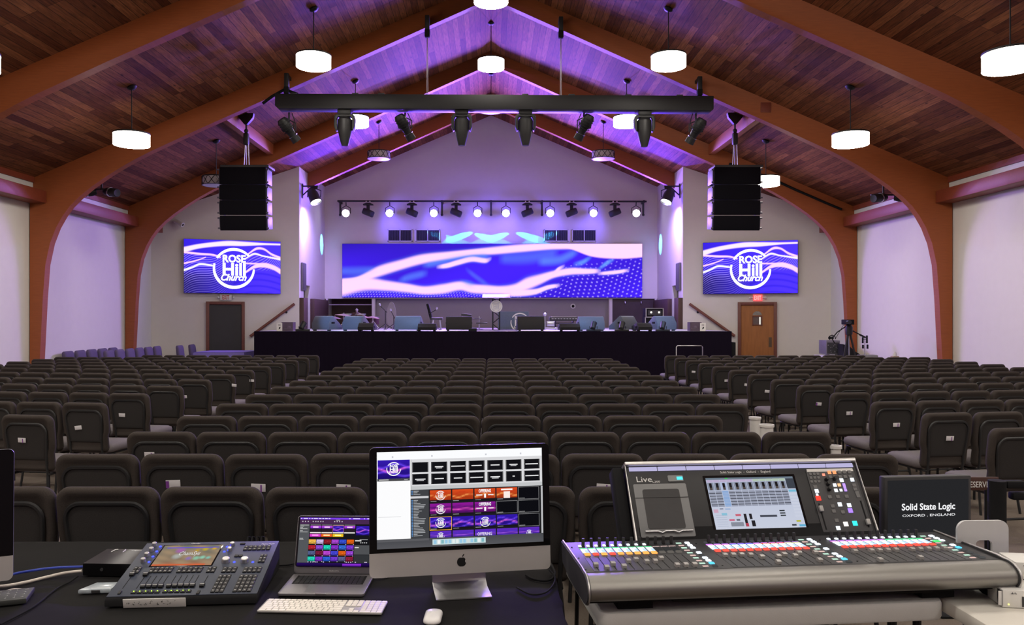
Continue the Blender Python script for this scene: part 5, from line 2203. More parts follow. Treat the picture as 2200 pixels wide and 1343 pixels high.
D.rect(1390, 960, 1790, 1130, (.03, .032, .036))
for x in (380, 440, 490, 540, 580, 720, 1220, 1270, 1320, 1420, 1630, 1660):
    D.rect(x, 1105, x + 26, 1124, (.65, .55, .8))
D.rect(150, 1135, 1800, 1210, SG(40, 15, 90), SG(15, 5, 40))
D.rect(1150, 1150, 1560, 1205, SG(150, 50, 225), SG(60, 15, 120))
D.build('screen_display', 1.0, lid)

# ---------------------------------------------------------------- white keyboard, mouse
kb = thing('computer_keyboard', 'slim white keyboard with number pad in front of the laptop', 'keyboard', (-.565, 2.665, ZT), -3.2)
M_warmw = pmat('key_white', (.88, .84, .77), .5, var=.02)
KW, KD = .418, .114
mb = MB()
mb.prism(rrect(KW, KD, .007, 4), .0005, .007, 'XY', bev=.0015)
mb.build('base', pmat('keyboard_silver', (.5, .49, .47), .4, .5), kb)
mb = MB()


def krow(y, spec, x0, h=.0165):
    x = x0
    for w in spec:
        if w > 0:
            mb.box((x + w * .0189 / 2, y, .0078), (w * .0189 - .0022, h, .0022), .0008, seg=1)
        x += abs(w) * .0189


X0 = -KW / 2 + .005
for j, spec in enumerate(([1.25, 1.0, 1.25, 1.25, 5.2, 1.25, 1.0, 1.0, 1.35], [2.25] + [1] * 10 + [2.3], [1.75] + [1] * 11 + [1.8], [1.5] + [1] * 12 + [1.05], [1] * 13 + [1.55], [1.05] * 13 + [.9])):
    krow(-.0455 + .0182 * j, spec, X0, .0160 if j < 5 else .0135)
for j in (3, 4, 5):
    krow(-.0455 + .0182 * j, [1, 1, 1], X0 + .278)
krow(-.0455, [1, 1, 1], X0 + .278)
krow(-.0455 + .0182, [-1, 1, -1], X0 + .278)
for j in range(6):
    krow(-.0455 + .0182 * j, [1, 1, 1, 1] if j else [2, 1, 1], X0 + .337)
mb.build('keys', M_warmw, kb)
ms = thing('computer_mouse', 'rounded white mouse on the black cloth', 'mouse', (-.188, 2.565, ZT), -2)
mb = MB()
rings = []
for s, z in ((.92, .0005), (1, .004), (1, .009), (.94, .015), (.8, .0195), (.55, .0225), (.2, .0238)):
    rings.append([(x * s, y * s, z * (1 - 6 * max(0, abs(y) - .03) ** 1.0 * .5)) for x, y in rrect(.057, .113, .026, 6)])
mb.loops(rings)
mb.build('shell', pmat('mouse_white', (.80, .79, .78), .25, var=.02), ms, smooth=60)

# ---------------------------------------------------------------- lighting console
M_navy = pmat('navy_console', (.023, .032, .058), .45, var=.06, scale=30)
M_keyb = pmat('console_key', (.005, .005, .0055), .55)
lc = thing('lighting_console', 'navy lighting console with touchscreen, knobs and black faders at the left of the desk', 'lighting console', (-1.05, 2.68, ZT), 3.8)
CW, CD = .505, .385
SLOPE = math.atan2(.075, CD)
mb = MB()
mb.prism([(0, .004), (0, .022), (.008, .032), (CD, .107), (CD + .004, .1), (CD, .004)], -CW / 2, CW / 2, 'YZ', bev=.003)
mb.build('body', M_matte, lc)
TC = Matrix.Translation((0, .008, .0325)) @ Matrix.Rotation(SLOPE, 4, 'X')      # local x, slope, normal
LC = CD / math.cos(SLOPE) - .006
mb = MB(TC)
mb.span(-CW / 2 + .002, CW / 2 - .002, .002, LC, -.001, .0015, .0006)
mb.build('top_panel', M_navy, lc)


def cx(px, py):
    """Photo crop of the console face (2200x926) to panel coordinates."""
    v = (790 - py) / (790 - 60) * LC
    t = (790 - py) / 730
    x0, x1 = 70 + 420 * t, 1890 + 240 * t
    return ((px - x0) / (x1 - x0) - .5) * (CW - .01), v


def keys(mb, x0, y0, x1, y1, nx, ny, z=.003):
    (ax, ay), (bx, by) = cx(x0, y0), cx(x1, y1)
    for i in range(nx):
        for j in range(ny):
            mb.box((ax + (bx - ax) * (i + .5) / nx, ay + (by - ay) * (j + .5) / ny, z), (abs(bx - ax) / nx - .0022, abs(by - ay) / ny - .0022, .005), .0008, seg=1)


mb = MB(TC)
for a in ((310, 500, 455, 410, 2, 2), (520, 500, 850, 420, 5, 2), (865, 505, 1215, 425, 5, 2), (1235, 510, 1380, 430, 2, 2), (1425, 515, 1640, 440, 3, 2), (1690, 520, 1950, 445, 4, 2),
          (1320, 770, 1570, 545, 3, 5), (1590, 770, 1900, 550, 4, 5), (1680, 205, 2050, 135, 6, 2), (1575, 300, 1695, 268, 2, 1), (1875, 385, 2005, 270, 2, 3), (185, 765, 250, 720, 1, 1), (1145, 785, 1210, 740, 1, 1), (1640, 112, 1720, 92, 1, 1)):
    mb = MB(TC)
    keys(mb, *a)
    mb.build('key_block', M_keyb, lc)
for i in range(10):
    x, y = cx(388 + 72 * i + (24 if i > 4 else 0), 742)
    MB(TC).box((x, y - .002, .003), (.016, .014, .005), .0008, seg=1).build('flash_key', M_keyb, lc)
mb = MB(TC)
random.seed(2)
for a in ((310, 500, 455, 410, 2, 2), (520, 500, 850, 420, 5, 2), (865, 505, 1215, 425, 5, 2), (1235, 510, 1380, 430, 2, 2), (1425, 515, 1640, 440, 3, 2), (1690, 520, 1950, 445, 4, 2), (1320, 770, 1570, 545, 3, 5), (1590, 770, 1900, 550, 4, 5),
          (1680, 205, 2050, 135, 6, 2), (1875, 385, 2005, 270, 2, 3)):
    (ax, ay), (bx, by) = cx(a[0], a[1]), cx(a[2], a[3])
    for i in range(a[4]):
        for j in range(a[5]):
            mb.box((ax + (bx - ax) * (i + .5) / a[4], ay + (by - ay) * (j + .55) / a[5], .0057), (.0055, .002, .0002))
mb.build('key_print', M_letter, lc, smooth=0)
mb = MB(TC)
(ax, ay), (bx, by) = cx(555, 402), cx(1410, 108)
(qx, _) = cx(700, 108)
(sx_, _) = cx(1310, 402)
mid = ((ax + sx_) / 2 + (qx + bx) / 2) / 2
swd = ((sx_ - ax) + (bx - qx)) / 2
mb.box((mid, (ay + by) / 2, .0014), (swd + .012, by - ay + .012, .0012), .0004)
mb.build('bezel', M_glass, lc)
# touch screen: stage picture with the maker's script
DS = Draw(555, 105, 1415, 405, swd, by - ay, TC @ Matrix.Translation((mid, (ay + by) / 2, .0022)) @ Matrix.Rotation(R(-90), 4, 'X'))


def show(u, v):
    c = mix(SG(150, 120, 95), SG(120, 128, 118), v)
    c = mix(c, SG(200, 120, 85), max(0, 1 - v / .2))
    c = mix(c, SG(175, 150, 120), .5 + .5 * math.sin(u * 14 + v * 9) * math.sin(v * 12))
    for x, y, r_, k in ((.62, .73, .05, (210, 170, 30)), (.75, .78, .06, (215, 190, 30)), (.90, .82, .05, (240, 190, 40)), (.68, .35, .07, (150, 220, 190)), (.78, .38, .06, (160, 235, 205)), (.88, .36, .05, (140, 220, 205)), (.33, .45, .1, (190, 195, 190)),
                        (.33, .74, .1, (185, 110, 190)), (.55, .34, .06, (150, 120, 205))):
        d = ((u - x) / r_) ** 2 + ((v - y) / (r_ * 1.6)) ** 2
        c = mix(c, SG(*k), max(0, 1 - d) * .9)
    return c


DS.rect(555, 105, 1415, 405, None, fn=show, n=(48, 22))
DS.rect(615, 135, 1390, 148, SG(130, 100, 225), SG(90, 90, 220))
DS.rect(560, 382, 1320, 404, SG(225, 110, 70))
DS.text('ChamSys', 850, 200, 1160, 275, (.9, .9, .88), .004, .25)
DS.build('touchscreen_display', .8, lc)
mb = MB(TC)
for s, p0, p1 in (('ChamSys', (1030, 92), (1150, 68)), ('MagicQ MQ50', (1915, 118), (2085, 98))):
    (ax, ay), (bx, by) = cx(*p0), cx(*p1)
    add_text(mb, s, ax, ay, bx, by, .0018, 0, .2)
mb.build('lettering', M_letter, lc, smooth=0)
# knobs with blue lamps
M_ledb = emat('blue_led', (.035, .05, 1.), 4., False)
M_ledg = emat('green_led', (.45, 1., .05), 3.5, False)
M_halo = emat('blue_ring', (.05, .08, 1.), 1.6, False)
k0 = None
for px, py, big in ((575, 105, 0), (540, 180, 0), (490, 255, 0), (450, 335, 0), (1550, 125, 0), (1520, 200, 0), (1480, 360, 1), (1715, 365, 1)):
    x, y = cx(px, py)
    r_ = .0152 if big else .0095
    mb = MB(TC @ Matrix.Translation((x, y, .001)))
    n = 20
    rings = []
    for s, z in ((1, 0), (1.0, .006), (.92, .014 if big else .013), (.78, .0165 if big else .015), (.2, .0165 if big else .015)):
        rings.append([(r_ * s * (1 - .07 * (i % 2) * (z > .001)) * math.cos(2 * math.pi * i / n), r_ * s * (1 - .07 * (i % 2) * (z > .001)) * math.sin(2 * math.pi * i / n), z) for i in range(n)])
    mb.loops(rings)
    mb.build('encoder_knob', M_alu, lc, smooth=20)
for px, py in ((648, 118), (607, 190), (565, 265), (522, 342), (1485, 140), (1452, 213), (1585, 368), (1818, 374)):
    x, y = cx(px, py)
    MB(TC @ Matrix.Translation((x, y, .001))).lathe([(0, .003), (.004, .0025), (.0052, 0)], 12).build('indicator_lamp', M_ledb, lc)
for i in range(10):
    x, y = cx(388 + 72 * i + (24 if i > 4 else 0), 742)
    MB(TC @ Matrix.Translation((x, y + .001, .0055))).lathe([(0, .001), (.0018, .0008), (.002, 0)], 10).build('green_lamp', M_ledg, lc)
# faders
slots = [(330, 515, 250, 690, .02), (495, 520, 420, 695, .02)] + [(570 + 72 * i + (25 if i > 3 else 0), 535, 480 + 72 * i + (25 if i > 3 else 0), 700, .88) for i in range(9)] + [(1280, 545, 1200, 705, .85)]
mb = MB(TC)
caps = []
for x0, y0, x1, y1, f_ in slots:
    (ax, ay), (bx, by) = cx(x0, y0), cx(x1, y1)
    mx_ = (ax + bx) / 2
    mb.span(mx_ - .0013, mx_ + .0013, by, ay, .0013, .0018)
    caps.append((mx_, ay + (by - ay) * f_))
mb.build('fader_slots', M_matte, lc, smooth=0)
proto = None
for x, y in caps:
    if proto is None:
        mb = MB(TC)
        mb.prism([(-.0095, .002), (-.0095, .009), (-.004, .0115), (.0, .0105), (.004, .0115), (.0095, .009), (.0095, .002)], -.0075, .0075, 'YZ')
        proto = mb.build('fader_cap', M_keyb, lc)
        off = TC.to_3x3() @ Vector((x, y, 0))
        proto.location = off
        ln = MB(TC)
        ln.span(-.0075, .0075, -.0012, .0008, .0108, .0116)
        ln = ln.build('line', M_letter, proto)
    else:
        q = inst(proto, lc, TC.to_3x3() @ Vector((x, y, 0)))
        inst(ln, q)
# scribbled white strip along the front edge
mb = MB(Matrix.Translation((-.085, -.004, .012)) @ Matrix.Rotation(R(12), 4, 'X'))
mb.span(-.103, .103, -.004, -.001, -.011, .021, .0006)
sp = mb.build('label_strip', M_whitep, lc)
mb = MB(Matrix.Translation((-.085, -.0086, .012)) @ Matrix.Rotation(R(12), 4, 'X'))
random.seed(9)
for i in range(9):
    x = -.085 + .019 * i
    for k in range(4 if i < 8 else 1):
        mb.box((x + random.uniform(-.005, .005), 0, random.uniform(-.002, .012)), (random.uniform(.002, .006), .0004, .0011), 0, Matrix.Rotation(random.uniform(-.9, .9), 3, 'Y'))
mb.build('handwriting', M_matte, sp, smooth=0)
# plugs and leads at the back of the console
for i, x in enumerate((.125, .142, .16, .178)):
    mb = MB()
    mb.tube([(x, CD + .002, .09), (x, CD + .012, .1), (x, CD + .03, .118), (x + .004, CD + .05, .11), (x + .006, CD + .06, .06)], .003, 6)
    mb.build('plug_lead', M_matte, lc)

# black interface box with cables, clear case, little keypad
ib = thing('interface_box', 'black dimmer box with white marks behind the lighting console', 'box', at(241, 1212, 2.98).xy.to_3d() + Vector((.0, .0, ZT)), -3)
mb = MB()
mb.prism([(-.0, .004), (.0, .05), (.17, .055), (.17, .004)], -.115, .115, 'YZ', bev=.003)
for q in (-.09, .09):
    for r_ in (.02, .15):
        mb.cyl((q, r_, 0), (q, r_, .006), .01)
mb.build('case', pmat('gloss_black', (.004, .004, .0045), .3, spec=.3), ib)
mb = MB(Matrix.Translation((0, .0, .0515)) @ Matrix.Rotation(R(1.7), 4, 'X'))
mb.tube([(-.075, .13, 0), (-.072, .155, 0), (-.062, .16, 0)], .0022, 4)
mb.tube([(-.028, .13, 0), (-.03, .155, 0), (-.034, .16, 0)], .0022, 4)
mb.build('white_marks', M_letter, ib, smooth=0)
mb = MB(Matrix.Translation((0, .0, .0522)) @ Matrix.Rotation(R(1.7), 4, 'X'))
add_text(mb, 'rapidnet', .0, .14, .08, .152, .001, 0, .3)
mb.build('lettering', M_letter, ib, smooth=0)
mb = MB()
for x in (-.04, .06):
    mb.cyl((x, -.003, .028), (x, .001, .028), .006)
mb.build('socket', M_dark, ib)


def cable(pts, r_, mat, name, label):
    mb = MB()
    P = [Vector(p) for p in pts]
    Q = []
    for i in range(len(P) - 1):
        a, b, c, d = P[max(0, i - 1)], P[i], P[i + 1], P[min(len(P) - 1, i + 2)]
        for k in range(8):
            s = k / 8
            Q.append(.5 * ((2 * b) + (c - a) * s + (2 * a - 5 * b + 4 * c - d) * s * s + (3 * b - a - 3 * c + d) * s ** 3))
    Q.append(P[-1])
    mb.tube(Q, r_, 8)
    return tag(mb.build(name, mat), label, 'cable')


def dk(px, py, dz=0.):
    """Point on the desk top seen at a pixel, raised by dz."""
    Y = (CH - ZT - dz) * F / (py - HY)
    return Vector(((px - CX) * Y / F, Y, ZT + dz))


M_bluec = pmat('blue_cable', (.03, .06, .42), .5)
M_whitec = pmat('white_cable', (.72, .66, .58), .5)
p = ib.location
cable([dk(-60, 1262, .02), dk(20, 1236, .02), dk(70, 1226, .03), dk(120, 1220, .03), p + Vector((-.118, .03, .03))], .0048, M_bluec, 'network_cable', 'blue cable running from the left computer to the black box')
cable([dk(-70, 1262, .006), dk(0, 1260, .006), dk(50, 1252, .006), dk(100, 1240, .006), dk(140, 1231, .012), p + Vector((-.118, .01, .02))], .0055, M_whitec, 'power_cable', 'white cable running from the left computer to the black box')
cable([dk(0, 1342, .004), dk(70, 1305, .004), dk(120, 1266, .004), dk(150, 1250, .004), p + Vector((-.12, -.02, .01))], .0035, M_matte, 'thin_cable', 'thin black cable crossing the cloth past the keypad')
cc = thing('clear_case', 'small clear plastic case lying beside the lighting console', 'case', dk(205, 1272) + Vector((0, 0, .001)), 4)
mb = MB()
mb.prism([(-.05, -.022), (.062, -.022), (.062, .055), (-.018, .055)], 0, .016, 'XY', bev=.004)
mb.build('case', pmat('clear_plastic', (.42, .48, .52), .2, var=.25, scale=40), cc)
MB().box((.01, -.023, .008), (.03, .002, .01), .001).build('latch', M_dark, cc)
MB().span(-.01, .055, -.012, -.008, .016, .0165).build('painted_sheen', M_letter, cc)  # white strip painted as a sheen on the clear plastic
kp = thing('remote_keypad', 'small dark keypad with pale symbols at the front left corner', 'keypad', dk(22, 1288), 20)
mb = MB()
mb.prism([(-.1, -.07), (.062, -.07), (.066, .05), (-.1, .05)], .001, .02, 'XY', bev=.004)
mb.build('case', pmat('keypad_grey', (.035, .038, .036), .55), kp)
mb = MB()
random.seed(6)
for j in range(4):
    for i in range(6):
        x, y = -.085 + .026 * i, -.05 + .026 * j
        mb.box((x, y, .0206), (random.choice((.008, .004, .011)), .0018, .0006))
        mb.box((x + random.uniform(-.004, .004), y + .004, .0206), (.0018, random.choice((.004, .008)), .0006))
mb.box((-.02, .04, .0206), (.14, .0012, .0006))
mb.build('symbols', pmat('pale_print', (.4, .41, .38), .6), kp, smooth=0)
tube = MB()
tube.tube([(-.03, .056, .012), (.0, .06, .016), (.03, .056, .012)], .004, 6)
tube.build('cord_loop', M_whitec, kp)
# laptop lead and loose black leads
cable([lp.location + Vector((.154, -.03, .006)), dk(830, 1240, .004), dk(850, 1227, .01), dk(858, 1215, .04)], .0032, M_whitep, 'laptop_lead', 'white lead from the laptop to behind the large silver computer')
cable([dk(1180, 1225, .02), dk(1192, 1240, .01), dk(1188, 1258, .004), dk(1170, 1274, .004), dk(1140, 1277, .004), dk(1110, 1262, .004)], .003, M_matte, 'thin_cable', 'black lead looping on the cloth right of the large silver computer')
cable([dk(1130, 1236, .004), dk(1150, 1246, .004), dk(1180, 1247, .004), dk(1192, 1233, .006), dk(1184, 1215, .01), dk(1165, 1200, .01)], .004, M_matte, 'thin_cable', 'thicker black lead tucked behind the large silver computer')
cable([dk(575, 1215, .004), dk(600, 1215, .004), dk(625, 1213, .004), dk(640, 1206, .004)], .003, M_matte, 'thin_cable', 'black lead between the lighting console and the laptop')
# ---------------------------------------------------------------- white tables at the right
M_tab = pmat('grey_white_plastic', (.70, .70, .68), .55, var=.07, scale=14, bump=.05, bscale=220)
RZ = 5.6
t = thing('folding_table', 'grey white plastic folding table under the sound mixer', 'table', (.361, 2.615, 0), RZ, group='white plastic tables')
mb = MB()
mb.prism(rrect(1.22, .62, .04, 5, .61, .31), ZT - .072, ZT, 'XY', bev=.014)
mb.build('tabletop', M_tab, t)
for q in (.15, 1.07):
    for r_ in (.08, .54):
        MB().cyl((q, r_, 0), (q, r_, ZT - .07), .016, n=8).build('leg', M_black, t)
t2 = thing('folding_table', 'pale plastic folding table with network boxes at the right edge', 'table', (1.605, 1.75, 0), 1.5, group='white plastic tables')
mb = MB()
mb.prism(rrect(.76, 1.5, .04, 5, .38, .75), ZT - .055, ZT - .004, 'XY', bev=.012)
mb.build('tabletop', pmat('cream_plastic', (.68, .65, .59), .55, var=.04, scale=10), t2)
for q in (.1, .66):
    for r_ in (.15, 1.35):
        MB().cyl((q, r_, 0), (q, r_, ZT - .05), .016, n=8).build('leg', M_black, t2)

# ---------------------------------------------------------------- sound mixer
mx = thing('sound_mixer', 'large digital sound mixer with tilted screen and rows of lit faders', 'sound mixer', (.313, 2.557, ZT), RZ)
UW = 1.497
M_char = pmat('charcoal_surface', (.030, .030, .034), .5, var=.08, scale=30)
M_tile = pmat('fader_tile', (.040, .040, .043), .5, var=.08, scale=30)
M_arm = pmat('armrest_metal', (.27, .26, .245), .45, .9, var=.04, scale=30, stretch=(.4, 20, 20))
mb = MB()
mb.prism([(.05, .03), (.035, .06), (.07, .128), (.42, .128), (.60, .36), (.66, .36), (.66, .05), (.58, .03)], .30, 1.22, 'YZ')
mb.prism([(.05, .035), (.04, .06), (.06, .122), (.44, .122), (.5, .1), (.5, .035)], .012, UW - .012, 'YZ', bev=.003)
for u in (.12, 1.2):
    mb.span(u, u + .12, .08, .5, .001, .036)
mb.build('chassis', M_matte, mx)
# rounded front armrest
prof = []
for i in range(15):
    a = R(78 + 200 * i / 14)
    prof.append((.052 + .062 * math.cos(a), .087 + .043 * math.sin(a)))
mb = MB()
mb.prism(prof + [(.075, .046), (.085, .128)], .008, UW - .008, 'YZ')
mb.build('armrest', M_arm, mx, smooth=50)
for u0 in (-.004, UW - .008):
    mb = MB()
    mb.prism([(.052 + .067 * math.cos(R(78 + 200 * i / 14)), .087 + .048 * math.sin(R(78 + 200 * i / 14))) for i in range(15)] + [(.3, .04), (.42, .06), (.44, .13), (.1, .137)], u0, u0 + .012, 'YZ')
    mb.build('end_cheek', M_dark, mx, smooth=40)
    mb = MB()
    ed = [(u0 + .006, .052 + .069 * math.cos(R(78 + 200 * i / 14)), .087 + .05 * math.sin(R(78 + 200 * i / 14))) for i in range(15)]
    mb.tube([(u0 + .006, .44, .133), (u0 + .006, .1, .139)] + ed, .0035, 6)
    mb.build('cheek_trim', M_alu, mx)
mb = MB()
mb.prism([(.06, .0), (.11, .0), (.16, .02), (.2, .07), (.42, .07), (.42, .085), (.02, .085), (.02, .05)], UW - .05, UW - .01, 'YZ')
mb.build('side_foot', M_matte, mx)
# surface
mb = MB()
mb.span(.008, UW - .008, .072, .425, .122, .130, .001)
mb.build('surface', M_char, mx)
SZ = .1305
TILES = (.035, .515, 1.0)
M_keys = cmat('mixer_keys_glow', 1.35)
CW_, CG, CM, CO, CR_, CB = (.85, .92, 1.), (.1, .8, .3), (.8, .25, .7), (1., .42, .10), (1., .10, .07), (.15, .2, .95)


def glow_boxes(items, name, parent, M=None, matname='mixer_keys_glow', strength=1.35):
    """Lit keys of one row as one mesh; items: (cx, cy, z, w, d, h, colour)."""
    me = bpy.data.meshes.new(name)
    v, f, c = [], [], []
    for x, y, z, w, d, h, col in items:
        b = len(v)
        ch = min(w, d) * .18
        for zz, s in ((z, 0), (z + h * .7, 0), (z + h, ch)):
            for px, py in ((-w / 2 + s, -d / 2 + s), (w / 2 - s, -d / 2 + s), (w / 2 - s, d / 2 - s), (-w / 2 + s, d / 2 - s)):
                p = Vector((x + px, y + py, zz))
                v.append(tuple(M @ p if M else p))
                c += [col[0], col[1], col[2], 1.]
        for k in (0, 4):
            f += [(b + k + i, b + k + (i + 1) % 4, b + k + 4 + (i + 1) % 4, b + k + 4 + i) for i in range(4)]
        f.append((b + 8, b + 9, b + 10, b + 11))
    me.from_pydata(v, [], f)
    a = me.color_attributes.new('Picture', 'FLOAT_COLOR', 'POINT')
    a.data.foreach_set('color', c)
    me.materials.append(cmat(matname, strength))
    o = bpy.data.objects.new(name, me)
    COL.objects.link(o)
    o.parent = parent
    return o


kn = MB()
kn.lathe([(.0065, 0), (.006, .026), (.005, .028), (0, .028)], 12)
kn.M = Matrix.Translation((0, 0, .03))
knob0 = kn.build('encoder_knob', M_blackp, mx)
fc = MB()
fc.prism([(-.011, 0), (-.011, .010), (-.004, .013), (0, .0118), (.004, .013), (.011, .010), (.011, 0)], -.0075, .0075, 'YZ')
cap0 = fc.build('fader_cap', pmat('fader_grey', (.36, .35, .34), .4, .2), mx)
FADE = [[.05, .10, .04, .09, -.0, -.02, .02, .02, -.03, .10, .10, .10], [-.05, -.05, -.05, -.04, -.0, .10, .0, -.03, .0, -.05, .09, -.05], [-.05, .12, -.05, -.05, -.05, -.05, .1, -.05, -.05, -.05, -.05, -.05]]
first = True
random.seed(12)
for ti, u0 in enumerate(TILES):
    pitch = .0305 if ti < 2 else .0312
    mb = MB()
    mb.span(u0 + .005, u0 + .385, .078, .235, SZ - .001, SZ + .0006)
    mb.build('fader_panel', M_tile, mx)
    slots = MB()
    topk, bar, keyA, keyB, sel, dark = [], [], [], [], [], []
    for i in range(12):
        u = u0 + .022 + pitch * i
        dead = ti == 0 and i > 8
        if first:
            knob0.location = (u + .008, .372, SZ)
            cap0.location = (u, .16, SZ)
            first = False
            cap = cap0
        else:
            inst(knob0, mx, (u + .008, .372, SZ))
            cap = inst(cap0, mx, (u, .16, SZ))
        cap.location = (u, max(.092, min(.226, .165 - FADE[ti][i] * .62)), SZ)
        slots.span(u - .0014, u + .0014, .084, .232, SZ + .0004, SZ + .001)
        if ti != 1:
            topk.append((u - .006, .366, SZ, .011, .012, .005, CW_ if not dead else (.03, .03, .03)))
        else:
            dark.append((u - .006, .366, SZ, .012, .012, .005, (.05, .05, .055)))
        bc = {0: CG if not dead else (.4, .3, .28), 1: [CM, CM, CM, CB, CB, CB, CM, CR_, CR_, CR_, (.6, .6, .3), (.6, .6, .3)][i], 2: CM if i < 7 else CG}[ti]
        bar.append((u, .338, SZ, .026, .008, .0015, bc))
        if ti > 0:
            bar.append((u, .347, SZ, .024, .005, .0015, (.35, .15, .6) if (ti, i < 7) != (2, False) else (.1, .4, .2)))
        g = (.03, .03, .03)
        for k, y in enumerate((.322, .305, .289)):
            (keyA if k < 2 else keyB).append((u - .006, y, SZ, .012, .013, .003, g if dead else CW_))
            (keyA if k < 2 else keyB).append((u + .007, y, SZ, .010, .013, .003, g if dead else ((.45, .65, 1.) if k else CW_)))
        sel.append((u, .262, SZ, .020, .017, .006, (.10, .09, .08) if dead else ((CO if i not in (1, 3) else CR_) if ti == 0 else CR_)))
    slots.build('fader_slots', M_matte, mx, smooth=0)
    # right hand key columns of the tile
    v = u0 + .022 + pitch * 12 + .006
    col1, col2 = [], []
    for k in range(10):
        y = .372 - .0305 * k
        col1.append((v, y, SZ, .020, .009, .002, (.6, .42, .38) if k % 2 else (.5, .75, .6)))
        lit = k in (0, 1, 2, 4, 6, 7, 8)
        col2.append((v + .032, y - .004, SZ, .017, .015, .005, ((.12, .65, 1.) if k == 8 else CW_) if lit and k < 9 else (.05, .05, .05)))
    if ti == 2:
        col1 += [(v + .006, .300, SZ, .026, .012, .004, (.1, .9, .2))]
        col2 = [c if i < 5 else ((c[0], c[1], c[2], c[3], c[4], c[5], (.12, .65, 1.)) if i == 5 else c[:6] + ((.06, .06, .06),)) for i, c in enumerate(col2)]
    for nm, it in (('cue_keys', topk), ('unlit_keys', dark), ('colour_keys', bar), ('white_keys', keyA), ('mute_keys', keyB), ('select_keys', sel), ('bank_keys', col1), ('page_keys', col2)):
        if it:
            glow_boxes(it, nm, mx)
# screws along the left margin
mb = MB()
for u, y in ((.015, .1), (.018, .23), (.02, .36), (.49, .1), (.492, .36), (.975, .1), (.978, .36)):
    mb.cyl((u, y, SZ - .001), (u, y, SZ + .001), .003, n=8)
mb.build('screws', M_matte, mx)

# tilted bank with the screen
A0 = Vector((.285, .425, .128))
BW = .965
bvec = Vector((0, .168, .256))
BL = bvec.length
eb = bvec.normalized()
en = Vector((1, 0, 0)).cross(eb)
TB = Matrix(((1, 0, 0, A0.x), (0, eb.y, en.y, A0.y), (0, eb.z, en.z, A0.z), (0, 0, 0, 1)))      # x along, y up the slope, z out
# the slope narrows towards its right cheek, as built
mb = MB(TB)
mb.span(0, BW, 0, BL, -.05, 0, .004)
bk = mb.build('screen_housing', pmat('console_black', (.008, .008, .010), .5, var=.1, scale=20), mx)
mb = MB(TB)
mb.tube([(-.003, 0, .002), (-.003, BL, .002), (BW + .003, BL, .002), (BW + .003, 0, .002)], .0055, 6)
mb.span(-.004, BW + .004, BL - .004, BL + .012, -.06, .012, .004)
mb.build('silver_rim', M_alu, bk)
mb = MB(TB)
mb.span(-.05, -.006, .01, BL, -.09, -.02, .006)
mb.build('side_cover', M_matte, bk)
# lamp strip under the rim
for i in range(8):
    mb = MB(TB)
    mb.span(.012 + .118 * i, .126 + .118 * i, BL - .026, BL - .010, -.001, .004)
    mb.build('lamp_strip', emat('strip_glow', (.62, .58, .9), .8, False), bk)
mb = MB(TB)
add_text(mb, 'Live', .036, BL * .765, .098, BL * .84, .001)
add_text(mb, 'L200', .100, BL * .755, .13, BL * .78, .001)
add_text(mb, 'Solid State Logic  -  Oxford  -  England', .385, BL - .045, .595, BL - .033, .001, .006)
mb.build('lettering', M_letter, bk, smooth=0)
MB(TB).prism(rrect(.062, .026, .004, 3, .195, BL * .805), 0, .003, 'XY').build('usb_plate', pmat('plate_grey', (.22, .23, .23), .5), bk)
glow_boxes([(.212, BL * .805, .003, .024, .013, .002, (.1, .75, .85))], 'display_lamp', bk, TB)
# grey holder at the left
M_hold = pmat('holder_grey', (.19, .195, .197), .55, var=.05, scale=20)
mb = MB(TB)
mb.prism(rrect(.215, BL * .70, .006, 3, .125, BL * .385), 0, .004, 'XY', bev=.001)
hd = mb.build('document_holder', M_hold, bk)
MB(TB).prism(rrect(.148, BL * .52, .008, 3, .125, BL * .40), .004, .0055, 'XY').build('recess', pmat('holder_dark', (.042, .041, .042), .7), hd)
mb = MB(TB)
mb.span(.018, .232, BL * .545, BL * .549, .0045, .006)
mb.build('seam', M_matte, hd, smooth=0)
mb = MB(TB)
mb.tube([(.035, BL * .105, .012), (.085, BL * .105, .012), (.1, BL * .085, .012), (.115, BL * .105, .012), (.15, BL * .105, .012), (.165, BL * .085, .012), (.18, BL * .105, .012), (.222, BL * .105, .012)], .004, 6)
mb.build('clip_bar', M_steel, hd)
# touch screen
s0, s1, b0, b1 = .318, .682, BL * .115, BL * .80
MB(TB).prism(rrect(s1 - s0 + .02, b1 - b0 + .02, .003, 3, (s0 + s1) / 2, (b0 + b1) / 2), 0, .0012, 'XY').build('bezel', M_glass, bk)
D = Draw(0, 0, 100, 62, s1 - s0, b1 - b0, TB @ Matrix.Translation(((s0 + s1) / 2, (b0 + b1) / 2, .0016)) @ Matrix.Rotation(R(-90), 4, 'X'))
D.rect(0, 0, 100, 62, SG(205, 214, 238), SG(220, 226, 244))
D.rect(0, 0, 100, 2.4, SG(120, 135, 150))
D.rect(22, .3, 25, 1.4, SG(60, 220, 80))
for i in range(12):
    x = .6 + 7.45 * i
    D.rect(x, 2.6, x + 7, 5.6, SG(205, 190, 225) if i < 7 else SG(195, 215, 195))
    D.rect(x, 6, x + 7, 15.5, SG(150, 158, 178) if i != 2 else SG(190, 205, 240))
    D.rect(x + 2, 6.6, x + 5, 15, SG(38, 34, 36))
    D.rect(x + 2, 12, x + 5, 15, SG(90, 80, 75))
    for j in range(11):
        D.rect(x, 16.5 + 1.75 * j, x + 7, 17.9 + 1.75 * j, (SG(95, 98, 112) if j % 2 else SG(160, 165, 185)) if i != 2 else SG(150, 185, 235))
D.rect(90, 3, 99.5, 15.5, SG(70, 75, 85))
for j in range(9):
    D.rect(90.5, 17 + 3.8 * j, 99, 19.6 + 3.8 * j, SG(222, 228, 246) if j else SG(130, 205, 235))
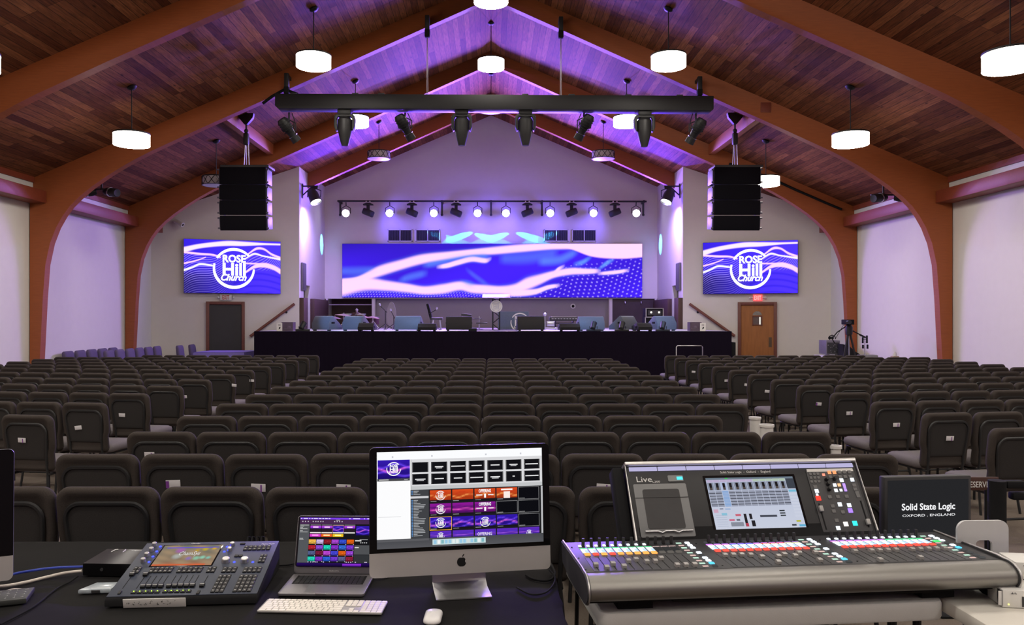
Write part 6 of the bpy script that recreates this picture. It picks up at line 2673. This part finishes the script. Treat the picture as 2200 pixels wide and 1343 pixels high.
for x0, y0, x1, y1, c in ((1, 39, 6, 43, (225, 180, 205)), (9, 43.5, 15, 46.5, (150, 210, 235)), (24, 45, 30, 47.5, (220, 110, 130)), (16, 51, 22, 53, (220, 110, 140)), (24, 51, 28, 53, (110, 112, 125)), (17, 54.5, 31, 59.5, (150, 155, 170)),
                      (33, 45, 36, 60, (45, 42, 46)), (39, 45, 42, 51.5, (45, 42, 46)), (40, 53, 44, 60, (45, 42, 46)), (33.4, 56, 36.4, 60, (200, 70, 90)), (51, 47, 70, 49.4, (75, 78, 90)), (74, 41.4, 80, 43, (60, 66, 70)), (74, 44.4, 80, 46, (60, 66, 70)),
                      (74, 47.2, 80, 48.8, (60, 66, 70)), (90, 54, 95, 56, (200, 200, 60)), (84, 58.5, 89, 60.5, (70, 72, 80)), (92, 59, 99, 61.6, (110, 195, 235)), (8, 38, 12, 39, (90, 95, 120)), (14, 38, 20, 40, (180, 200, 235))):
    D.rect(x0, y0, x1, y1, SG(*c))
for i in range(6):
    D.rect(2, 46 + 2.6 * i, 14, 46.3 + 2.6 * i, SG(170, 180, 205))
for i in range(14):
    D.rect(6.5 * i + 4, 61.2, 6.5 * i + 4.4, 62, SG(240, 240, 250))
D.build('touchscreen_display', 1.0, bk)
# control strip at the right of the bank
c0, c1 = .745, .950
MB(TB).prism(rrect(c1 - c0, BL * .84, .004, 3, (c0 + c1) / 2, BL * .46), 0, .003, 'XY', bev=.001).build('control_panel', pmat('control_grey', (.045, .045, .048), .55), bk)
MB(TB).span(c0 + .004, c1 - .004, BL * .855, BL * .895, .003, .0036).build('paper_label', M_whitep, bk)


def cp(px, py):
    """Photo crop of the control strip to bank coordinates."""
    t = (115 - py) / (115 - 630)
    x0, x1 = 1525 + 250 * t, 1890 + 240 * t
    return c0 + (px - x0) / (x1 - x0) * (c1 - c0), BL * (.89 - .85 * t)


OFF = (.035, .035, .037)
it = []
for j in range(3):
    for i in range(3):
        it.append(cp(1570 + 28 * i + 12 * j, 155 + 32 * j) + (.014, .014, (.10, .10, .10)))
for j in range(2):
    for i in range(5):
        it.append(cp(1712 + 38 * i + 14 * j, 145 + 38 * j) + (.018, .018, (1., .33, .14) if (i < 2 and j == 0) else (.12, .12, .12)))
it += [cp(x, y) + (w, w, c) for x, y, w, c in ((1672, 163, .014, (1, .3, .2)), (1650, 298, .02, CW_), (1660, 328, .012, CW_), (1675, 357, .026, (1., .06, .04)), (1775, 252, .018, CW_), (1808, 252, .016, (1, .5, .25)), (1843, 250, .014, (.5, .3, 1)),
                                               (1853, 272, .013, (.5, .3, 1)), (1864, 295, .014, (.5, .3, 1)), (1830, 295, .014, CW_), (1793, 296, .018, CW_), (1845, 412, .021, CW_), (1915, 420, .021, CW_), (1932, 463, .024, (.4, .22, 1)),
                                               (1920, 570, .024, (.85, .8, .75)), (1985, 566, .025, (.05, .75, .72)), (1872, 600, .021, CW_), (1818, 212, .020, CW_), (1898, 210, .020, CW_))]
it += [cp(x, y) + (.02, .018, OFF) for x, y in ((1758, 350), (1818, 350), (1882, 348), (1795, 425), (1812, 466), (1880, 475), (1848, 540), (1935, 290), (1955, 322), (1968, 347), (1632, 265), (1922, 258))]
half = [i for i in it if i[4] != OFF and sum(i[4]) > .5]
rest = [i for i in it if i not in half]
for x, y, w, d, c in [(x, y, w * .74, d * .74, c) for x, y, w, d, c in half]:
    glow_boxes([(x, y, .003, w, d, .004, c)], 'lit_key', bk, TB)
for x, y, w, d, c in [(x, y, w * .8, d * .8, c) for x, y, w, d, c in rest]:
    MB(TB).box((x, y, .004), (w, d, .004), .001, seg=1).build('unlit_key', pmat('key_grey', (.13, .13, .13), .5), bk)
for x, y in ((1700, 205), (1760, 200), (1720, 245), (1738, 288)):
    a = cp(x, y)
    MB(TB @ Matrix.Translation((a[0], a[1], .003))).lathe([(.0075, 0), (.007, .02), (0, .021)], 12).build('rotary_knob', M_blackp, bk)
for x, y, x2, y2, f_ in ((1690, 400, 1790, 610, .22), (1985, 385, 2100, 600, .82)):
    a, b = cp(x, y), cp(x2, y2)
    m = (a[0] + b[0]) / 2
    sl = MB(TB).span(m - .003, m + .003, b[1], a[1], .003, .0036).build('fader_track', M_matte, bk)
    y_ = a[1] + (b[1] - a[1]) * f_
    MB(TB).box((m, y_, .009), (.016, .024, .013), .003).build('slider_cap', pmat('fader_grey', (.2, .195, .19), .4), bk)

# ---------------------------------------------------------------- second screen, silver stand, network gear
a = at(1988, 1150, 3.28)
mo = thing('flat_monitor', 'square black monitor with white maker lettering right of the sound mixer', 'monitor', (a.x + .012, 3.28, ZT - .003), 6)
w, h = .385, .262
zc = .06
mb = MB()
mb.box((0, .02, zc + h / 2), (w, .04, h), .006)
mb.build('housing', M_dark, mo)
MB().span(-w / 2 + .014, w / 2 - .014, -.0012, .001, zc + .014, zc + h - .014).build('screen_panel', emat('dark_screen_glow', (.019, .019, .021), 1., False), mo)
mb = MB(Matrix.Translation((0, -.0022, zc)) @ RX90)
add_text(mb, 'Solid State Logic', -.118, .115, .118, .152, 0, .022)
add_text(mb, 'OXFORD . ENGLAND', -.115, .097, .118, .107, 0, .006)
mb.build('lettering', emat('screen_lettering', (.95, .95, .97), 1., False), mo, smooth=0)
mb = MB()
mb.span(-.1, .1, -.02, .14, 0, .014, .004)
mb.span(-.03, .03, .04, .07, .01, zc + .12)
mb.build('stand', M_matte, mo)
a = at(2112, 1117, 2.98)
sd = thing('metal_stand', 'silver L-shaped metal stand with rounded corners and a cable hole', 'stand', (a.x, 2.98, ZT - .003), 3)
w, h = .2, a.z - ZT
# upright plate with a hole, built from a ring
outer = rrect(w, h, .035, 6, 0, h / 2)
inner = rrect(.064, .085, .016, 6, .004, h * .46)
mb = MB()
ro = [[(x, y, z) for x, z in poly] for poly, y in ((inner, .010), (outer, .010), (outer, .0), (inner, .0), (inner, .010))]
mb.loops(ro, False, False)
mb.span(-w / 2, w / 2, -.005, .13, 0, .008, .003)
mb.build('plate', pmat('satin_silver', (.62, .62, .63), .45, .4, var=.03), sd, smooth=35)
for i, (px, py, Y, z0) in enumerate(((2192, 1322, 2.66, 0), (2218, 1280, 2.76, .063))):
    x = (px - CX) * Y / F
    t = thing('network_box', ('lower white network box with socket at the right edge of the pale table' if i == 0 else 'upper white network box stacked at the right edge of the pale table'), 'network box', (x + .06, Y, ZT - .003 + z0), -8,
              group='stacked network boxes')
    MB().span(-.11, .11, 0, .12, .0, .06, .003).build('case', M_whitep, t)
    mb = MB(Matrix.Translation((-.085, -.001, .047)) @ RX90)
    for k in range(5):
        mb.span(.004 * k, .004 * k + .002, 0, .003 + .003 * (k % 2), 0, .0006)
    mb.build('emblem', M_dark, t)
    mb = MB()
    mb.span(-.045, -.022, -.002, .001, .012, .035)
    mb.build('socket', M_matte, t)
    MB().span(-.05, -.045, -.003, .001, .006, .04).build('socket_rim', M_dark, t)
    if i == 0:
        mb = MB()
        mb.span(-.124, -.11, .0, .004, .008, .056)
        mb.span(-.114, -.11, .0, .03, .008, .056)
        mb.build('ear', M_steel, t)
    MB().ball((-.092, -.001, .012), .003, 8).build('status_lamp', emat('yellow_led', (.9, .8, .2), 2., False), t)
cable([(1.74, 2.9, ZT + .004), (1.80, 2.84, ZT + .006), (1.92, 2.8, ZT + .005), (2.02, 2.82, ZT + .01)], .004, M_matte, 'thin_cable', 'black lead lying on the pale table behind the network boxes')
cable([(1.585, 2.50, ZT - .12), (1.62, 2.3, .42), (1.68, 2.2, .2), (1.8, 2.1, .02)], .004, M_bluec, 'network_cable', 'blue cable hanging between the two white tables')
pk = MB()
pk.prism([(-.05, -.02), (.09, -.02), (.09, .05), (.0, .055)], 0, .003, 'XY')
o = pk.build('paper_sheet', pmat('pink_paper', (.72, .17, .17), .7), loc=at(2192, 1192, 3.12).xy.to_3d() + Vector((0, 0, .7085)))
tag(o, 'folded pink paper at the far right edge of the pale table', 'paper')
pk = MB()
pk.span(-.03, .1, -.06, .12, 0, .008, .002)
tag(pk.build('black_folder', M_matte, loc=at(2192, 1192, 3.12).xy.to_3d() + Vector((0, 0, .6995))), 'thin black folder under the pink paper', 'folder')
rg = thing('black_device', 'black device with red edge at the far right edge of the pale table', 'device', (1.97, 2.70, ZT - .003), 4)
MB().span(-.02, .16, .02, .25, .0, .05, .004).build('case', M_matte, rg)
MB().span(-.02, .16, .017, .021, .012, .02).build('red_edge', pmat('red_plastic', (.6, .03, .05), .4), rg)

# stanchion post and reserved board
sp_ = thing('stanchion_post', 'stout black post with clamp heads behind the silver stand', 'post', (2.66, 4.16, 0))
mb = MB()
mb.lathe([(0, 0), (.16, 0), (.16, .02), (.05, .04), (.043, .05), (.043, .82), (.0, .825)], 18)
mb.build('pole', M_matte, sp_)
for z, q in ((.8, .09), (.74, .12)):
    MB().box((q, 0, z), (.1, .05, .04), .01).build('clamp_head', M_matte, sp_)
a = at(2096, 1039, 4.50)
rb = thing('reserved_sign', 'dark brown RESERVED sign hanging behind the black monitor', 'sign', (a.x - .03, 4.48, 0))
z = a.z
mb = MB()
mb.span(-.16, .15, 0, .012, z - .035, z + .04, .003)
mb.build('board', pmat('brown_board', (.06, .022, .016), .5), rb)
mb = MB(Matrix.Translation((0, -.001, z)) @ RX90)
add_text(mb, 'RESERVED', -.035, -.018, .120, .016, 0, .01)
mb.build('lettering', M_letter, rb, smooth=0)
mb = MB()
for q in (-.18, .08):
    mb.cyl((q, .006, 0), (q, .006, z - .03), .008, n=8)
    mb.span(q - .04, q + .04, -.08, .09, 0, .012, .003)
mb.build('feet', M_matte, rb)
# ================================================================ camera and view
cam = bpy.data.cameras.new('camera')
cam.sensor_width = 36
cam.sensor_fit = 'HORIZONTAL'
cam.lens = F / 2200 * 36
cam.shift_x = (1100 - CX) / 2200
cam.shift_y = (HY - 671.5) / 2200
cam.clip_start = .05
cam.clip_end = 200
co = bpy.data.objects.new('camera', cam)
COL.objects.link(co)
co.location = (0, 0, CH)
co.rotation_euler = (R(90), 0, 0)
SC.camera = co
w = bpy.data.worlds.new('world')
w.use_nodes = True
w.node_tree.nodes['Background'].inputs[0].default_value = (.02, .02, .025, 1)
SC.world = w
SC.view_settings.view_transform = 'Standard'
SC.view_settings.look = 'None'
SC.view_settings.gamma = 1
SC.view_settings.use_curve_mapping = False
SC.view_settings.exposure = 0.
cy = SC.cycles
cy.use_denoising = True
cy.denoiser = 'OPENIMAGEDENOISE'
cy.max_bounces = 6
cy.diffuse_bounces = 3
cy.glossy_bounces = 3
cy.transmission_bounces = 4
cy.transparent_max_bounces = 6
cy.sample_clamp_indirect = 6
cy.sample_clamp_direct = 0
cy.caustics_reflective = False
cy.caustics_refractive = False
cy.use_light_tree = True
